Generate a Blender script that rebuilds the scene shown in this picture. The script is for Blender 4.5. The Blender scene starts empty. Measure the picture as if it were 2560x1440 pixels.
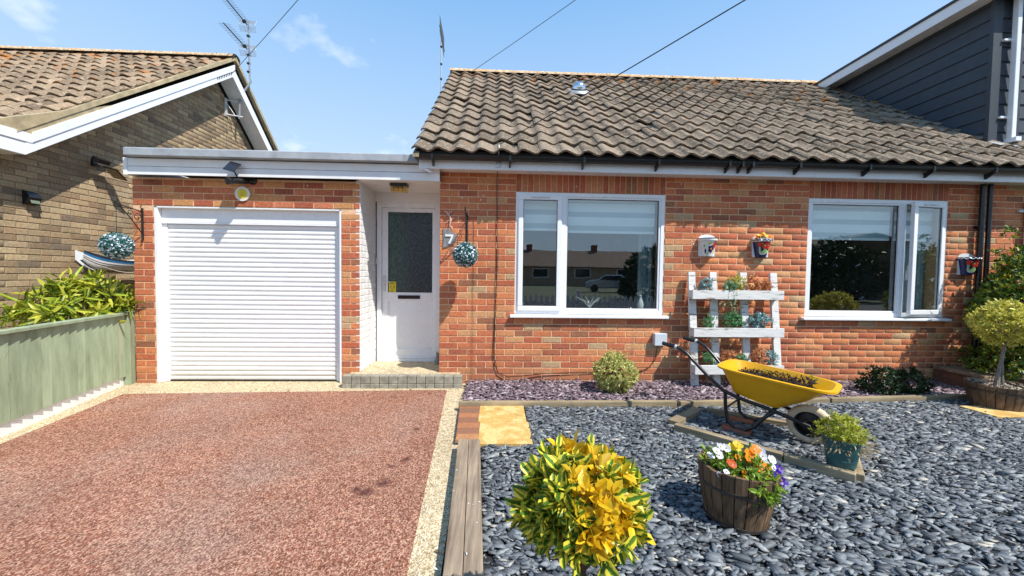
import bpy, math, random
import numpy as np
from mathutils import Vector, Matrix, Euler
random.seed(7); rng = np.random.default_rng(7)
S = bpy.context.scene
COL = S.collection
PI = math.pi

# ------------------------------------------------------------------ camera
cam = bpy.data.cameras.new('camera'); camo = bpy.data.objects.new('camera', cam); COL.objects.link(camo)
cam.sensor_width = 36.0; cam.lens = 36.0 * 950 / 2560; cam.clip_end = 2000; cam.clip_start = .05
yw, pt, ro = .04, -.0345, -.0129
CAM = Vector((0, -4.52, 1.3014))
fwd = Vector((math.sin(yw) * math.cos(pt), math.cos(yw) * math.cos(pt), math.sin(pt)))
rt = Vector((math.cos(yw), -math.sin(yw), 0)); dn = fwd.cross(rt)
r_ = rt * math.cos(ro) + dn * math.sin(ro); d_ = -rt * math.sin(ro) + dn * math.cos(ro)
camo.matrix_world = Matrix(((r_.x, -d_.x, -fwd.x, CAM.x), (r_.y, -d_.y, -fwd.y, CAM.y), (r_.z, -d_.z, -fwd.z, CAM.z), (0, 0, 0, 1)))
S.camera = camo

# ------------------------------------------------------------------ sun, sky, exposure
LIGHT = Vector((-1.12, 1.0, -2.05)).normalized()
sun = bpy.data.lights.new('sun', 'SUN'); sun.energy = 5.0; sun.angle = math.radians(.5); sun.color = (1, .95, .87)
suno = bpy.data.objects.new('sun', sun); COL.objects.link(suno)
suno.rotation_euler = LIGHT.to_track_quat('-Z', 'Y').to_euler(); suno.location = (3, -3, 12)
W = bpy.data.worlds.new('World'); S.world = W; W.use_nodes = True
wn, wl = W.node_tree.nodes, W.node_tree.links; wn.clear()
wout = wn.new('ShaderNodeOutputWorld'); bg = wn.new('ShaderNodeBackground'); bg.inputs['Strength'].default_value = .115
sky = wn.new('ShaderNodeTexSky'); sky.sky_type = 'NISHITA'; sky.sun_disc = False
sky.sun_elevation = math.asin(-LIGHT.z); sky.sun_rotation = math.atan2(-LIGHT.x, -LIGHT.y)
sky.air_density = 1.0; sky.dust_density = .6; sky.ozone_density = 2.5
# small fair-weather clouds: thresholded noise on the sky direction, everywhere in the sky alike
tc = wn.new('ShaderNodeTexCoord'); sep = wn.new('ShaderNodeSeparateXYZ'); wl.new(tc.outputs['Generated'], sep.inputs[0])
zz = wn.new('ShaderNodeMath'); zz.operation = 'MAXIMUM'; zz.inputs[1].default_value = .0; wl.new(sep.outputs['Z'], zz.inputs[0])
za = wn.new('ShaderNodeMath'); za.operation = 'ADD'; za.inputs[1].default_value = .32; wl.new(zz.outputs[0], za.inputs[0])
dvx = wn.new('ShaderNodeMath'); dvx.operation = 'DIVIDE'; wl.new(sep.outputs['X'], dvx.inputs[0]); wl.new(za.outputs[0], dvx.inputs[1])
dvy = wn.new('ShaderNodeMath'); dvy.operation = 'DIVIDE'; wl.new(sep.outputs['Y'], dvy.inputs[0]); wl.new(za.outputs[0], dvy.inputs[1])
cmb = wn.new('ShaderNodeCombineXYZ'); wl.new(dvx.outputs[0], cmb.inputs[0]); wl.new(dvy.outputs[0], cmb.inputs[1]); cmb.inputs[2].default_value = 3.3
cn = wn.new('ShaderNodeTexNoise'); cn.inputs['Scale'].default_value = 3.1; cn.inputs['Detail'].default_value = 7; cn.inputs['Roughness'].default_value = .55
wl.new(cmb.outputs[0], cn.inputs['Vector'])
cr = wn.new('ShaderNodeValToRGB'); cr.color_ramp.elements[0].position = .61; cr.color_ramp.elements[0].color = (0, 0, 0, 1)
cr.color_ramp.elements[1].position = .78; cr.color_ramp.elements[1].color = (.8, .8, .8, 1); wl.new(cn.outputs['Fac'], cr.inputs[0])
# air gets paler toward the horizon
hz = wn.new('ShaderNodeMapRange'); hz.inputs[1].default_value = .20; hz.inputs[2].default_value = .72; hz.inputs[3].default_value = .72; hz.inputs[4].default_value = .0
wl.new(sep.outputs['Z'], hz.inputs[0])
sm0 = wn.new('ShaderNodeMixRGB'); sm0.inputs[0].default_value = .72; sm0.inputs[2].default_value = (.95, 3.35, 7.0, 1); wl.new(sky.outputs[0], sm0.inputs[1])
hm = wn.new('ShaderNodeMixRGB'); hm.inputs[2].default_value = (5.2, 6.3, 7.5, 1); wl.new(hz.outputs[0], hm.inputs[0]); wl.new(sm0.outputs[0], hm.inputs[1])
mx = wn.new('ShaderNodeMixRGB'); mx.inputs[2].default_value = (7.6, 8.0, 8.6, 1)
wl.new(cr.outputs[0], mx.inputs[0]); wl.new(hm.outputs[0], mx.inputs[1])
wl.new(mx.outputs[0], bg.inputs[0]); wl.new(bg.outputs[0], wout.inputs[0])
S.view_settings.view_transform = 'Standard'; S.view_settings.look = 'None'
S.view_settings.exposure = .40; S.view_settings.gamma = 1.0; S.view_settings.use_curve_mapping = False
S.render.engine = 'CYCLES'
S.cycles.max_bounces = 7; S.cycles.transparent_max_bounces = 12; S.cycles.caustics_reflective = False; S.cycles.caustics_refractive = False

# ------------------------------------------------------------------ materials
class NT:
    def __init__(s, name):
        s.m = bpy.data.materials.new(name); s.m.use_nodes = True; s.n = s.m.node_tree.nodes; s.l = s.m.node_tree.links
        s.b = s.n['Principled BSDF']
    def new(s, t, **kw):
        n = s.n.new(t)
        for k, v in kw.items(): setattr(n, k, v)
        return n
    def link(s, a, b): s.l.new(a, b)
    def math(s, op, a, b=None):
        n = s.new('ShaderNodeMath', operation=op)
        for i, v in enumerate((a, b)):
            if v is None: continue
            if isinstance(v, (int, float)): n.inputs[i].default_value = v
            else: s.link(v, n.inputs[i])
        return n.outputs[0]
    def pos(s, local=False, scale=(1, 1, 1)):
        o = s.new('ShaderNodeTexCoord').outputs['Object'] if local else s.new('ShaderNodeNewGeometry').outputs['Position']
        mp = s.new('ShaderNodeMapping'); mp.inputs['Scale'].default_value = scale; s.link(o, mp.inputs[0]); return mp.outputs[0]
    def noise(s, vec, scale, detail=4, rough=.55, out='Fac'):
        n = s.new('ShaderNodeTexNoise'); n.inputs['Scale'].default_value = scale; n.inputs['Detail'].default_value = detail
        n.inputs['Roughness'].default_value = rough; s.link(vec, n.inputs['Vector']); return n.outputs[out]
    def voro(s, vec, scale, out='Distance', feature='F1'):
        n = s.new('ShaderNodeTexVoronoi', feature=feature); n.inputs['Scale'].default_value = scale; s.link(vec, n.inputs['Vector']); return n.outputs[out]
    def ramp(s, fac, stops, interp='LINEAR'):
        n = s.new('ShaderNodeValToRGB'); cr = n.color_ramp; cr.interpolation = interp
        while len(cr.elements) < len(stops): cr.elements.new(.5)
        for e, (p, c) in zip(cr.elements, stops):
            e.position = p; e.color = (*(c if isinstance(c, (tuple, list)) else (c, c, c)), 1)
        s.link(fac, n.inputs[0]); return n.outputs[0]
    def mix(s, fac, a, b, mode='MIX'):
        n = s.new('ShaderNodeMixRGB', blend_type=mode)
        for i, v in enumerate((fac, a, b)):
            if isinstance(v, (int, float)): n.inputs[i].default_value = v if i == 0 else (v, v, v, 1)
            elif isinstance(v, (tuple, list)): n.inputs[i].default_value = (*v, 1)
            else: s.link(v, n.inputs[i])
        return n.outputs[0]
    def rnd(s):
        a = s.new('ShaderNodeAttribute', attribute_name='rnd').outputs['Fac']; o = s.new('ShaderNodeObjectInfo').outputs['Random']
        return s.math('FRACT', s.math('ADD', a, o))
    def bump(s, h, strength=.3, dist=.01):
        n = s.new('ShaderNodeBump'); n.inputs['Strength'].default_value = strength; n.inputs['Distance'].default_value = dist
        s.link(h, n.inputs['Height']); s.link(n.outputs[0], s.b.inputs['Normal'])
    def fin(s, col, rough=.7, metallic=0, spec=.5, rough_link=None):
        if isinstance(col, (tuple, list)): s.b.inputs['Base Color'].default_value = (*col, 1)
        else: s.link(col, s.b.inputs['Base Color'])
        s.b.inputs['Roughness'].default_value = rough; s.b.inputs['Metallic'].default_value = metallic
        s.b.inputs['Specular IOR Level'].default_value = spec
        if rough_link is not None: s.link(rough_link, s.b.inputs['Roughness'])
        return s.m

def hexc(h):
    c = [int(h[i:i + 2], 16) / 255 for i in (0, 2, 4)]
    return tuple(x / 12.92 if x <= .04045 else ((x + .055) / 1.055) ** 2.4 for x in c)

def m_plain(name, col, rough=.5, metallic=0, spec=.5, var=.12, scale=6, bump=.0, local=False):
    t = NT(name); p = t.pos(local); n = t.noise(p, scale, 5)
    lo = tuple(c * (1 - var) for c in col); hi = tuple(min(1, c * (1 + var)) for c in col)
    c = t.ramp(n, [(.3, lo), (.7, hi)])
    if bump: t.bump(t.noise(p, scale * 12, 3), bump, .004)
    rr = t.ramp(t.noise(p, scale * 2.3, 3), [(.3, max(0, rough - .08)), (.7, min(1, rough + .08))])
    return t.fin(c, rough, metallic, spec, rr)

def m_brick(name, stops, dirt=.25, grain=1.0, gain=1.0):
    stops = [(a, tuple(min(.85, x * gain) for x in b)) for a, b in stops]
    t = NT(name); p = t.pos(); r = t.rnd(); c = t.ramp(r, stops, 'CONSTANT')
    n1 = t.noise(p, 38, 5, .6); n2 = t.noise(p, 9, 4); n3 = t.noise(p, 1.1, 4)
    c = t.mix(1, c, t.ramp(n1, [(.3, .72), (.52, 1.0), (.72, 1.28)]), 'MULTIPLY')
    c = t.mix(t.ramp(n2, [(.5, 0), (.72, .35)]), c, hexc('b98a5e'))
    c = t.mix(1, c, t.ramp(n3, [(.3, 1 - dirt), (.7, 1.08)]), 'MULTIPLY')
    c = t.mix(t.ramp(t.noise(p, 90, 2), [(.68, 0), (.76, .5)]), c, hexc('d9cbb5'))
    sz = t.new('ShaderNodeSeparateXYZ'); t.link(p, sz.inputs[0])
    c = t.mix(t.ramp(t.math('ADD', sz.outputs['Z'], t.math('MULTIPLY', n2, .35)), [(.16, .5), (.42, 0)]), c, hexc('8d6a52'))   # damp, splashed foot of the wall
    c = t.mix(t.ramp(t.noise(p, 2.6, 5, .7), [(.60, 0), (.74, .35)]), c, hexc('d2b79b'))
    t.bump(n1, .55 * grain, .006)
    return t.fin(c, .88, 0, .25)
BR = m_brick('red brick', [(0, hexc('a35a40')), (.13, hexc('b06847')), (.34, hexc('b7724c')), (.50, hexc('a66145')), (.64, hexc('b67b55')), (.76, hexc('b0835c')), (.84, hexc('975741')), (.91, hexc('865842')), (.96, hexc('a88c6b'))], gain=1.33)
BRG = m_brick('rough brown red brick', [(0, hexc('9c5a3d')), (.2, hexc('a8654a')), (.4, hexc('8e4d38')), (.55, hexc('b07a50')), (.75, hexc('7e4836')), (.9, hexc('a4754c'))], .25, 2.0, 1.45)
BRN = m_brick('buff grey brick', [(0, hexc('8f7d63')), (.2, hexc('9a876a')), (.4, hexc('84715a')), (.55, hexc('a39072')), (.7, hexc('7b6a55')), (.85, hexc('94836a')), (.95, hexc('6e6152'))], .25, 1.0, 1.3)
BRR = m_brick('deep red brick', [(0, hexc('96503a')), (.25, hexc('a05a40')), (.5, hexc('8d4d3a')), (.7, hexc('a26849')), (.9, hexc('84573f'))], gain=1.4)
BRW = m_plain('white painted brick', (.78, .78, .77), .6, var=.06, scale=14, bump=.5)
MORT = m_plain('pink sand mortar', hexc('dcb48e'), .95, var=.14, scale=22, bump=.5)
MORTN = m_plain('grey sand mortar', hexc('84735c'), .95, var=.2, scale=22, bump=.5)
UPVC = m_plain('white plastic', (.80, .81, .83), .28, spec=.5, var=.025, scale=3)
WPAINT = m_plain('white gloss boards', (.78, .79, .80), .4, var=.06, scale=5)
def m_roll():
    t = NT('white roller slat'); p = t.pos(); sz = t.new('ShaderNodeSeparateXYZ'); t.link(p, sz.inputs[0])
    c = t.ramp(t.noise(p, 7, 4), [(.3, (.79, .80, .81)), (.7, (.83, .84, .85))])
    c = t.mix(t.ramp(t.math('ADD', sz.outputs['Z'], t.math('MULTIPLY', t.noise(t.pos(False, (1, 1, 4)), 6, 5, .7), .3)), [(.14, .55), (.36, 0)]), c, hexc('a79a86'))
    c = t.mix(t.ramp(t.noise(t.pos(False, (3, 3, 40)), 1.5, 4), [(.62, 0), (.75, .22)]), c, hexc('b5b0a4')); return t.fin(c, .38, 0, .5)
ROLL = m_roll()
BLK = m_plain('black plastic', (.012, .012, .013), .32, var=.2, scale=20)
IRON = m_plain('black wrought iron', (.015, .014, .013), .5, var=.2, scale=40, bump=.3)
GREYM = m_plain('galvanised steel', (.45, .46, .47), .4, .8, var=.15, scale=30)
PALE = m_plain('pale grey metal', (.6, .6, .6), .45, .2, var=.15, scale=30)
BLACKSTEEL = m_plain('black painted steel tube', (.012, .012, .014), .3, var=.2, scale=15)
DARKVOID = m_plain('dark void', (.01, .01, .01), .9)

def m_glass(name, tint=(.92, .97, .96), f0=.115, rough=.0, bump=0):
    t = NT(name); n, l = t.n, t.l; n.remove(t.b)
    o = n['Material Output']; tr = t.new('ShaderNodeBsdfTransparent'); tr.inputs[0].default_value = (*tint, 1)
    gl = t.new('ShaderNodeBsdfGlossy'); gl.inputs['Roughness'].default_value = rough; gl.inputs[0].default_value = (1, 1, 1, 1)
    lw = t.new('ShaderNodeLayerWeight'); lw.inputs[0].default_value = .5; frv = t.math('ADD', t.math('MULTIPLY', t.math('POWER', lw.outputs['Facing'], 5.0), 1 - f0), f0)
    mxs = t.new('ShaderNodeMixShader'); l.new(frv, mxs.inputs[0]); l.new(tr.outputs[0], mxs.inputs[1]); l.new(gl.outputs[0], mxs.inputs[2])
    if bump:
        b = t.new('ShaderNodeBump'); b.inputs['Strength'].default_value = bump; b.inputs['Distance'].default_value = .01
        l.new(t.noise(t.pos(), 60, 2), b.inputs['Height']); l.new(b.outputs[0], gl.inputs['Normal'])
    else:   # faint waviness of real panes
        b = t.new('ShaderNodeBump'); b.inputs['Strength'].default_value = .02; b.inputs['Distance'].default_value = .02
        l.new(t.noise(t.pos(), 3.5, 1), b.inputs['Height']); l.new(b.outputs[0], gl.inputs['Normal'])
    l.new(mxs.outputs[0], o.inputs[0]); return t.m
GLASS = m_glass('window glass')
OBSC = m_glass('obscured door glass', (.30, .38, .35), .06, .12, 1.0)
def m_obsc():
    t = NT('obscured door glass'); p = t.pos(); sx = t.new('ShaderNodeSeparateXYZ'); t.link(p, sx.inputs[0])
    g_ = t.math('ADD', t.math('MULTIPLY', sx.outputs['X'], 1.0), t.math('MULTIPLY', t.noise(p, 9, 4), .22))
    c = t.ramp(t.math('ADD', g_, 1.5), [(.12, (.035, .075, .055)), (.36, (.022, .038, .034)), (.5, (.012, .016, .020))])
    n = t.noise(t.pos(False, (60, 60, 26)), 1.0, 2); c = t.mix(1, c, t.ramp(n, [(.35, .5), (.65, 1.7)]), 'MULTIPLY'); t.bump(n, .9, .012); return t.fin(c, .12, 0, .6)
OBSC = m_obsc()
LENS = m_glass('amber lamp glass', (.95, .8, .45), .05, .05)

def m_tile(name, base, orange, pale):
    t = NT(name); p = t.pos(); r = t.rnd()
    c = t.ramp(r, [(0, tuple(x * .62 for x in base)), (.5, base), (1, tuple(x * 1.32 for x in base))])
    g = t.noise(p, 55, 5, .7)
    c = t.mix(1, c, t.ramp(g, [(.25, .45), (.5, 1.0), (.75, 1.7)]), 'MULTIPLY')
    c = t.mix(t.ramp(t.noise(p, 26, 4, .6), [(.55, 0), (.66, .75)]), c, hexc('a79c88'))
    sepz = t.new('ShaderNodeSeparateXYZ'); t.link(t.new('ShaderNodeNewGeometry').outputs['Position'], sepz.inputs[0])
    hgt = t.math('MULTIPLY', t.math('SUBTRACT', sepz.outputs['Z'], 3.6), .055 * orange)
    lich = t.math('ADD', t.noise(p, 4.2, 5, .65), hgt)
    c = t.mix(t.ramp(lich, [(.66, 0), (.70, .85)]), c, t.ramp(t.noise(p, 30, 3), [(.35, hexc('7d4f26')), (.6, hexc('b5702c'))]))
    c = t.mix(t.ramp(t.noise(p, 8, 3), [(.66, 0), (.72, .5)]), c, pale)
    t.bump(g, .9, .008)
    return t.fin(c, .93, 0, .2)
TILE = m_tile('weathered concrete tile', hexc('7a6c5d'), 1.0, hexc('b5ab98'))
TILEN = m_tile('lichen tile', hexc('87745f'), 1.15, hexc('c2ad92'))
def m_ridge():
    t = NT('lichen covered ridge'); p = t.pos()
    c = t.ramp(t.noise(p, 16, 6, .7), [(.3, hexc('6c5d4a')), (.42, hexc('b7a58a')), (.5, hexc('b98a55')), (.56, hexc('d9ccb4')), (.66, hexc('7a6a55'))])
    t.bump(t.noise(p, 60, 5, .7), 1.0, .012); return t.fin(c, .95, 0, .2)
RIDGE = m_ridge()
VERGE = m_plain('verge mortar', hexc('a89878'), .95, var=.25, scale=9, bump=.8)

def m_wood(name, dark, light, axis='x', scale=1.0, rough=.85, knots=True, local=False):
    t = NT(name); sc = {'x': (1.2, 22, 22), 'y': (22, 1.2, 22), 'z': (22, 22, 1.2)}[axis]
    p = t.pos(local, tuple(v * scale for v in sc)); n = t.noise(p, 1.6, 6, .65)
    p2 = t.pos(local); n2 = t.noise(p2, 3.2, 3); c = t.ramp(n, [(.28, dark), (.5, tuple((a + b) / 2 for a, b in zip(dark, light))), (.72, light)])
    c = t.mix(1, c, t.ramp(n2, [(.3, .75), (.7, 1.15)]), 'MULTIPLY')
    c = t.mix(1, c, t.ramp(t.rnd(), [(0, .78), (1, 1.15)]), 'MULTIPLY')
    t.bump(n, .7, .006); return t.fin(c, rough, 0, .25)
SLEEP = m_wood('weathered sleeper timber', hexc('6a5a4c'), hexc('a8967f'), 'y')
EDGEW = m_wood('grey edging timber', hexc('6e5c48'), hexc('b19c7e'), 'x')
RAILW = m_wood('weathered rail timber', hexc('786a55'), hexc('b8a685'), 'x', local=True)
STAVE = m_wood('barrel stave', hexc('3a2a1f'), hexc('8f7358'), 'z', local=True)
STAVE2 = m_wood('grey barrel stave', hexc('4a3a2e'), hexc('8b745f'), 'z', local=True)
def m_chalk():
    t = NT('chipped white painted wood'); p = t.pos(True, (2, 14, 14)); n = t.noise(p, 2.2, 6, .7)
    c = t.ramp(n, [(.34, hexc('6f6254')), (.44, (.66, .65, .62)), (.7, (.76, .75, .72))]); t.bump(n, .6, .006); return t.fin(c, .75, 0, .3)
CHALK = m_chalk()
def m_fence():
    t = NT('sage green fence paint'); p = t.pos(False, (9, 9, 1.6)); n = t.noise(p, 1.4, 6, .65); n2 = t.noise(t.pos(False, (16, 16, 4)), 1.5, 4)
    c = t.ramp(n, [(.3, hexc('7f8a70')), (.55, hexc('98a487')), (.75, hexc('a6b092'))])
    c = t.mix(t.ramp(n2, [(.62, 0), (.76, .65)]), c, hexc('77715a')); c = t.mix(1, c, t.ramp(t.rnd(), [(0, .86), (1, 1.08)]), 'MULTIPLY')
    t.bump(n, .5, .005); return t.fin(c, .8, 0, .25)
SAGE = m_fence()
def m_resin(name, cols, stain=True, shade=1.0):
    t = NT(name); p = t.pos(); v = t.voro(p, 150, 'Color'); vd = t.voro(p, 150)
    bw = t.new('ShaderNodeRGBToBW'); t.link(v, bw.inputs[0])
    c = t.ramp(bw.outputs[0], cols)
    c = t.mix(1, c, t.ramp(t.noise(p, 1.3, 4), [(.3, .86), (.7, 1.12)]), 'MULTIPLY')
    c = t.mix(1, c, t.ramp(t.noise(p, 22, 4), [(.3, .8), (.7, 1.2)]), 'MULTIPLY')
    if stain:
        c = t.mix(t.ramp(t.noise(p, .8, 5, .6), [(.45, 0), (.68, .42)]), c, t.mix(1, hexc('a8988c'), t.ramp(bw.outputs[0], [(.2, .5), (.8, 1.2)]), 'MULTIPLY'))
        # old oil spots with shapes of their own
        for (sx, sy, r0) in ((-.77, -2.28, .055), (-.69, -2.18, .05), (-.62, -1.88, .03), (-.70, -1.97, .025), (-.83, -2.24, .03), (-.66, -1.35, .03)):
            d = t.new('ShaderNodeVectorMath', operation='DISTANCE'); d.inputs[1].default_value = (sx, sy, 0); t.link(p, d.inputs[0])
            dd = t.math('ADD', d.outputs['Value'], t.math('MULTIPLY', t.math('SUBTRACT', t.noise(p, 35, 4, .7), .5), .12))
            c = t.mix(t.ramp(dd, [(r0 * .3, .85), (r0 * 1.35, 0)]), c, hexc('4b2620'))
    t.bump(vd, 1.0, .004); return t.fin(c, .8, 0, .3)
RED = m_resin('red resin bound gravel', [(.2, hexc('683c2c')), (.42, hexc('885542')), (.58, hexc('9b6b56')), (.8, hexc('bc967e'))])
CREAM = m_resin('cream resin bound gravel', [(.2, hexc('8f7c5a')), (.42, hexc('bfa984')), (.6, hexc('cdba97')), (.8, hexc('dfd3b8'))], False)
def m_slate(name, stops, shine=.42):
    t = NT(name); p = t.pos(); c = t.ramp(t.rnd(), stops)
    c = t.mix(1, c, t.ramp(t.noise(p, 70, 4), [(.3, .75), (.7, 1.25)]), 'MULTIPLY'); t.bump(t.noise(p, 120, 4), .4, .003)
    return t.fin(c, shine, 0, .5)
SLATE = m_slate('blue grey slate', [(0, hexc('43474b')), (.35, hexc('585d62')), (.75, hexc('72777b')), (.95, hexc('8d9192')), (1, hexc('b5ad9c'))], .62)
PSLATE = m_slate('plum slate', [(0, hexc('54464b')), (.4, hexc('725f66')), (.8, hexc('948089')), (1, hexc('b3a6a6'))], .55)
EARTH = m_plain('dark earth under slate', hexc('24262a'), .95, var=.3, scale=30, bump=.8)
SOIL = m_plain('dark compost', hexc('3a2a20'), .98, var=.5, scale=60, bump=1.0)
ASPH = m_plain('asphalt', (.05, .05, .052), .9, var=.25, scale=40, bump=.6)
SLABM = None
def m_slab():
    t = NT('yellow sandstone slab'); p = t.pos(); n = t.noise(p, 7, 6, .62)
    c = t.ramp(n, [(.35, hexc('b89350')), (.5, hexc('c5a160')), (.56, hexc('d4b87c')), (.7, hexc('cbab6b'))])
    c = t.mix(1, c, t.ramp(t.noise(p, 60, 4), [(.3, .82), (.7, 1.12)]), 'MULTIPLY'); t.bump(t.noise(p, 60, 4), .4, .004); return t.fin(c, .85, 0, .3)
SLABM = m_slab()
PAVER = m_brick('terracotta paver', [(0, hexc('a0603f')), (.3, hexc('b8744c')), (.55, hexc('8a5a48')), (.75, hexc('c08658')), (.9, hexc('7d5a4c'))], .2, 1)
STEPB = m_plain('weathered grey sett', hexc('8f8a7c'), .9, var=.3, scale=18, bump=.7)
BOARDG = m_plain('dark slate blue cladding', hexc('353c44'), .55, var=.12, scale=9, bump=.15)
LEAD = m_plain('lead flashing', hexc('9fa2a6'), .5, .3, var=.2, scale=12)
YEL = m_plain('yellow plastic', hexc('e0a408'), .38, var=.07, scale=9)
TYRE = m_plain('cream rubber tyre', hexc('cdb79c'), .75, var=.12, scale=25)
TEAL = m_plain('teal painted pot', hexc('2f5e60'), .45, var=.15, scale=12)
WHITE = m_plain('white ceramic glaze', (.75, .75, .74), .2, var=.04)
NAVY = m_plain('navy glaze', (.012, .018, .09), .2, var=.1)
REDG = m_plain('red glaze', (.5, .03, .02), .2, var=.1)
GREENG = m_plain('light green glaze', (.32, .5, .2), .2, var=.1)
ORANGEG = m_plain('orange glaze', (.75, .22, .02), .2, var=.1)
YELS = m_plain('bright yellow sticker', (.75, .6, .02), .5, var=.05)
BLUEP = m_plain('blue stripe paint', (.02, .16, .36), .35, var=.1)
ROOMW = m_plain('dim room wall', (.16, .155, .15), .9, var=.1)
CURT = m_plain('pale blue curtain', (.32, .42, .46), .9, var=.1)
BLINDW = m_plain('white blind band', (.88, .91, .94), .8, var=.03)
BLINDG = m_plain('sheer grey blind band', (.42, .50, .56), .8, var=.05)
STONEG = m_plain('grey stone', hexc('7d8083'), .85, var=.3, scale=30, bump=.6)
COPPER = m_plain('tarnished copper', hexc('d0ab98'), .5, .1, var=.3, scale=40)
BARK = m_plain('pale bark', hexc('8a7f72'), .95, var=.3, scale=40, bump=.8)
BARKD = m_plain('dark bark', hexc('5a4030'), .95, var=.3, scale=40, bump=.8)
FELT = m_plain('grey weathered roof trim', hexc('9aa0a6'), .8, var=.18, scale=7, bump=.3)
DOME = m_plain('polished aluminium dome', (.7, .72, .75), .18, .95, var=.05)
SIL = m_plain('silver car paint', (.45, .48, .52), .25, .6, var=.03)
CARG = m_plain('dark car glass', (.02, .025, .03), .08, var=.1)

def m_leaf(name, inner, outer, edge=.45, gold=0.0, goldc=None, rough=.42, trans=.35, vary=.3):
    t = NT(name); uv = t.new('ShaderNodeUVMap').outputs[0]; s = t.new('ShaderNodeSeparateXYZ'); t.link(uv, s.inputs[0])
    a = t.math('ABSOLUTE', t.math('SUBTRACT', s.outputs[1], .5)); a = t.math('MULTIPLY', a, 2.0)
    p = t.pos(); a = t.math('ADD', a, t.math('MULTIPLY', t.math('SUBTRACT', t.noise(p, 120, 2), .5), .5))
    r = t.rnd()
    c = t.mix(t.ramp(a, [(edge - .08, 0), (edge + .08, 1)]), inner, outer)
    if gold: c = t.mix(t.ramp(r, [(1 - gold - .01, 0), (1 - gold, 1)]), c, goldc)
    r2 = t.math('FRACT', t.math('MULTIPLY', r, 7.31))
    c = t.mix(1, c, t.ramp(r2, [(0, 1 - vary), (1, 1 + vary)]), 'MULTIPLY')
    t.fin(c, rough, 0, .45)
    if trans:
        tr = t.new('ShaderNodeBsdfTranslucent'); t.link(c, tr.inputs[0]); ms = t.new('ShaderNodeMixShader'); ms.inputs[0].default_value = trans
        t.link(t.b.outputs[0], ms.inputs[1]); t.link(tr.outputs[0], ms.inputs[2]); t.link(ms.outputs[0], t.n['Material Output'].inputs[0])
    return t.m
G = dict
L_VAR = m_leaf('variegated green and yellow leaf', (.09, .20, .02), (.78, .68, .07), .40)
L_GOLD = m_leaf('golden yellow leaf', (.72, .46, .015), (.78, .56, .03), .5, rough=.4)
L_AUC = m_leaf('spotted aucuba leaf', (.36, .42, .03), (.07, .13, .012), .5, gold=.35, goldc=(.56, .56, .06))
L_DARK = m_leaf('dark glossy leaf', (.04, .10, .015), (.20, .28, .03), .6, gold=.22, goldc=(.42, .40, .03), trans=.2)
L_DKST = m_leaf('very dark shrub leaf', (.015, .04, .012), (.03, .065, .015), .6, trans=.15)
L_YEL = m_leaf('cream edged leaf', (.34, .36, .05), (.82, .74, .16), .32)
L_BUSH = m_leaf('yellow green small leaf', (.36, .40, .08), (.72, .68, .30), .4)
L_LIME = m_leaf('lime heather leaf', (.38, .42, .03), (.50, .50, .06), .5)
L_DRY = m_leaf('dry straw leaf', (.38, .27, .12), (.42, .32, .16), .5)
L_PANSY = m_leaf('fresh green pansy leaf', (.16, .30, .03), (.38, .46, .06), .55)
L_FG = m_leaf('artificial green leaf', (.07, .26, .10), (.22, .42, .20), .5)
L_FT = m_leaf('artificial teal leaf', (.06, .24, .22), (.28, .5, .5), .5, gold=.35, goldc=(.5, .62, .68))
L_FO = m_leaf('artificial rust leaf', (.6, .24, .09), (.66, .36, .2), .5)
L_FY = m_leaf('artificial yellow flower', (.55, .5, .06), (.6, .6, .2), .5)
L_BALL = m_leaf('blue green ball leaf', (.012, .085, .075), (.05, .18, .17), .5, gold=.34, goldc=(.62, .72, .80), trans=.15)
P_OR = m_leaf('orange petal', (.9, .25, .01), (.85, .32, .02), .5); P_DO = m_leaf('deep orange petal', (.75, .10, .01), (.8, .14, .01), .5)
P_WH = m_leaf('white petal', (.8, .8, .85), (.8, .82, .9), .5); P_YE = m_leaf('yellow petal', (.85, .62, .02), (.85, .68, .05), .5)
P_PU = m_leaf('violet petal', (.05, .012, .30), (.07, .02, .42), .5); P_BL = m_leaf('pale blue petal', (.4, .5, .75), (.6, .68, .85), .5)

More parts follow.
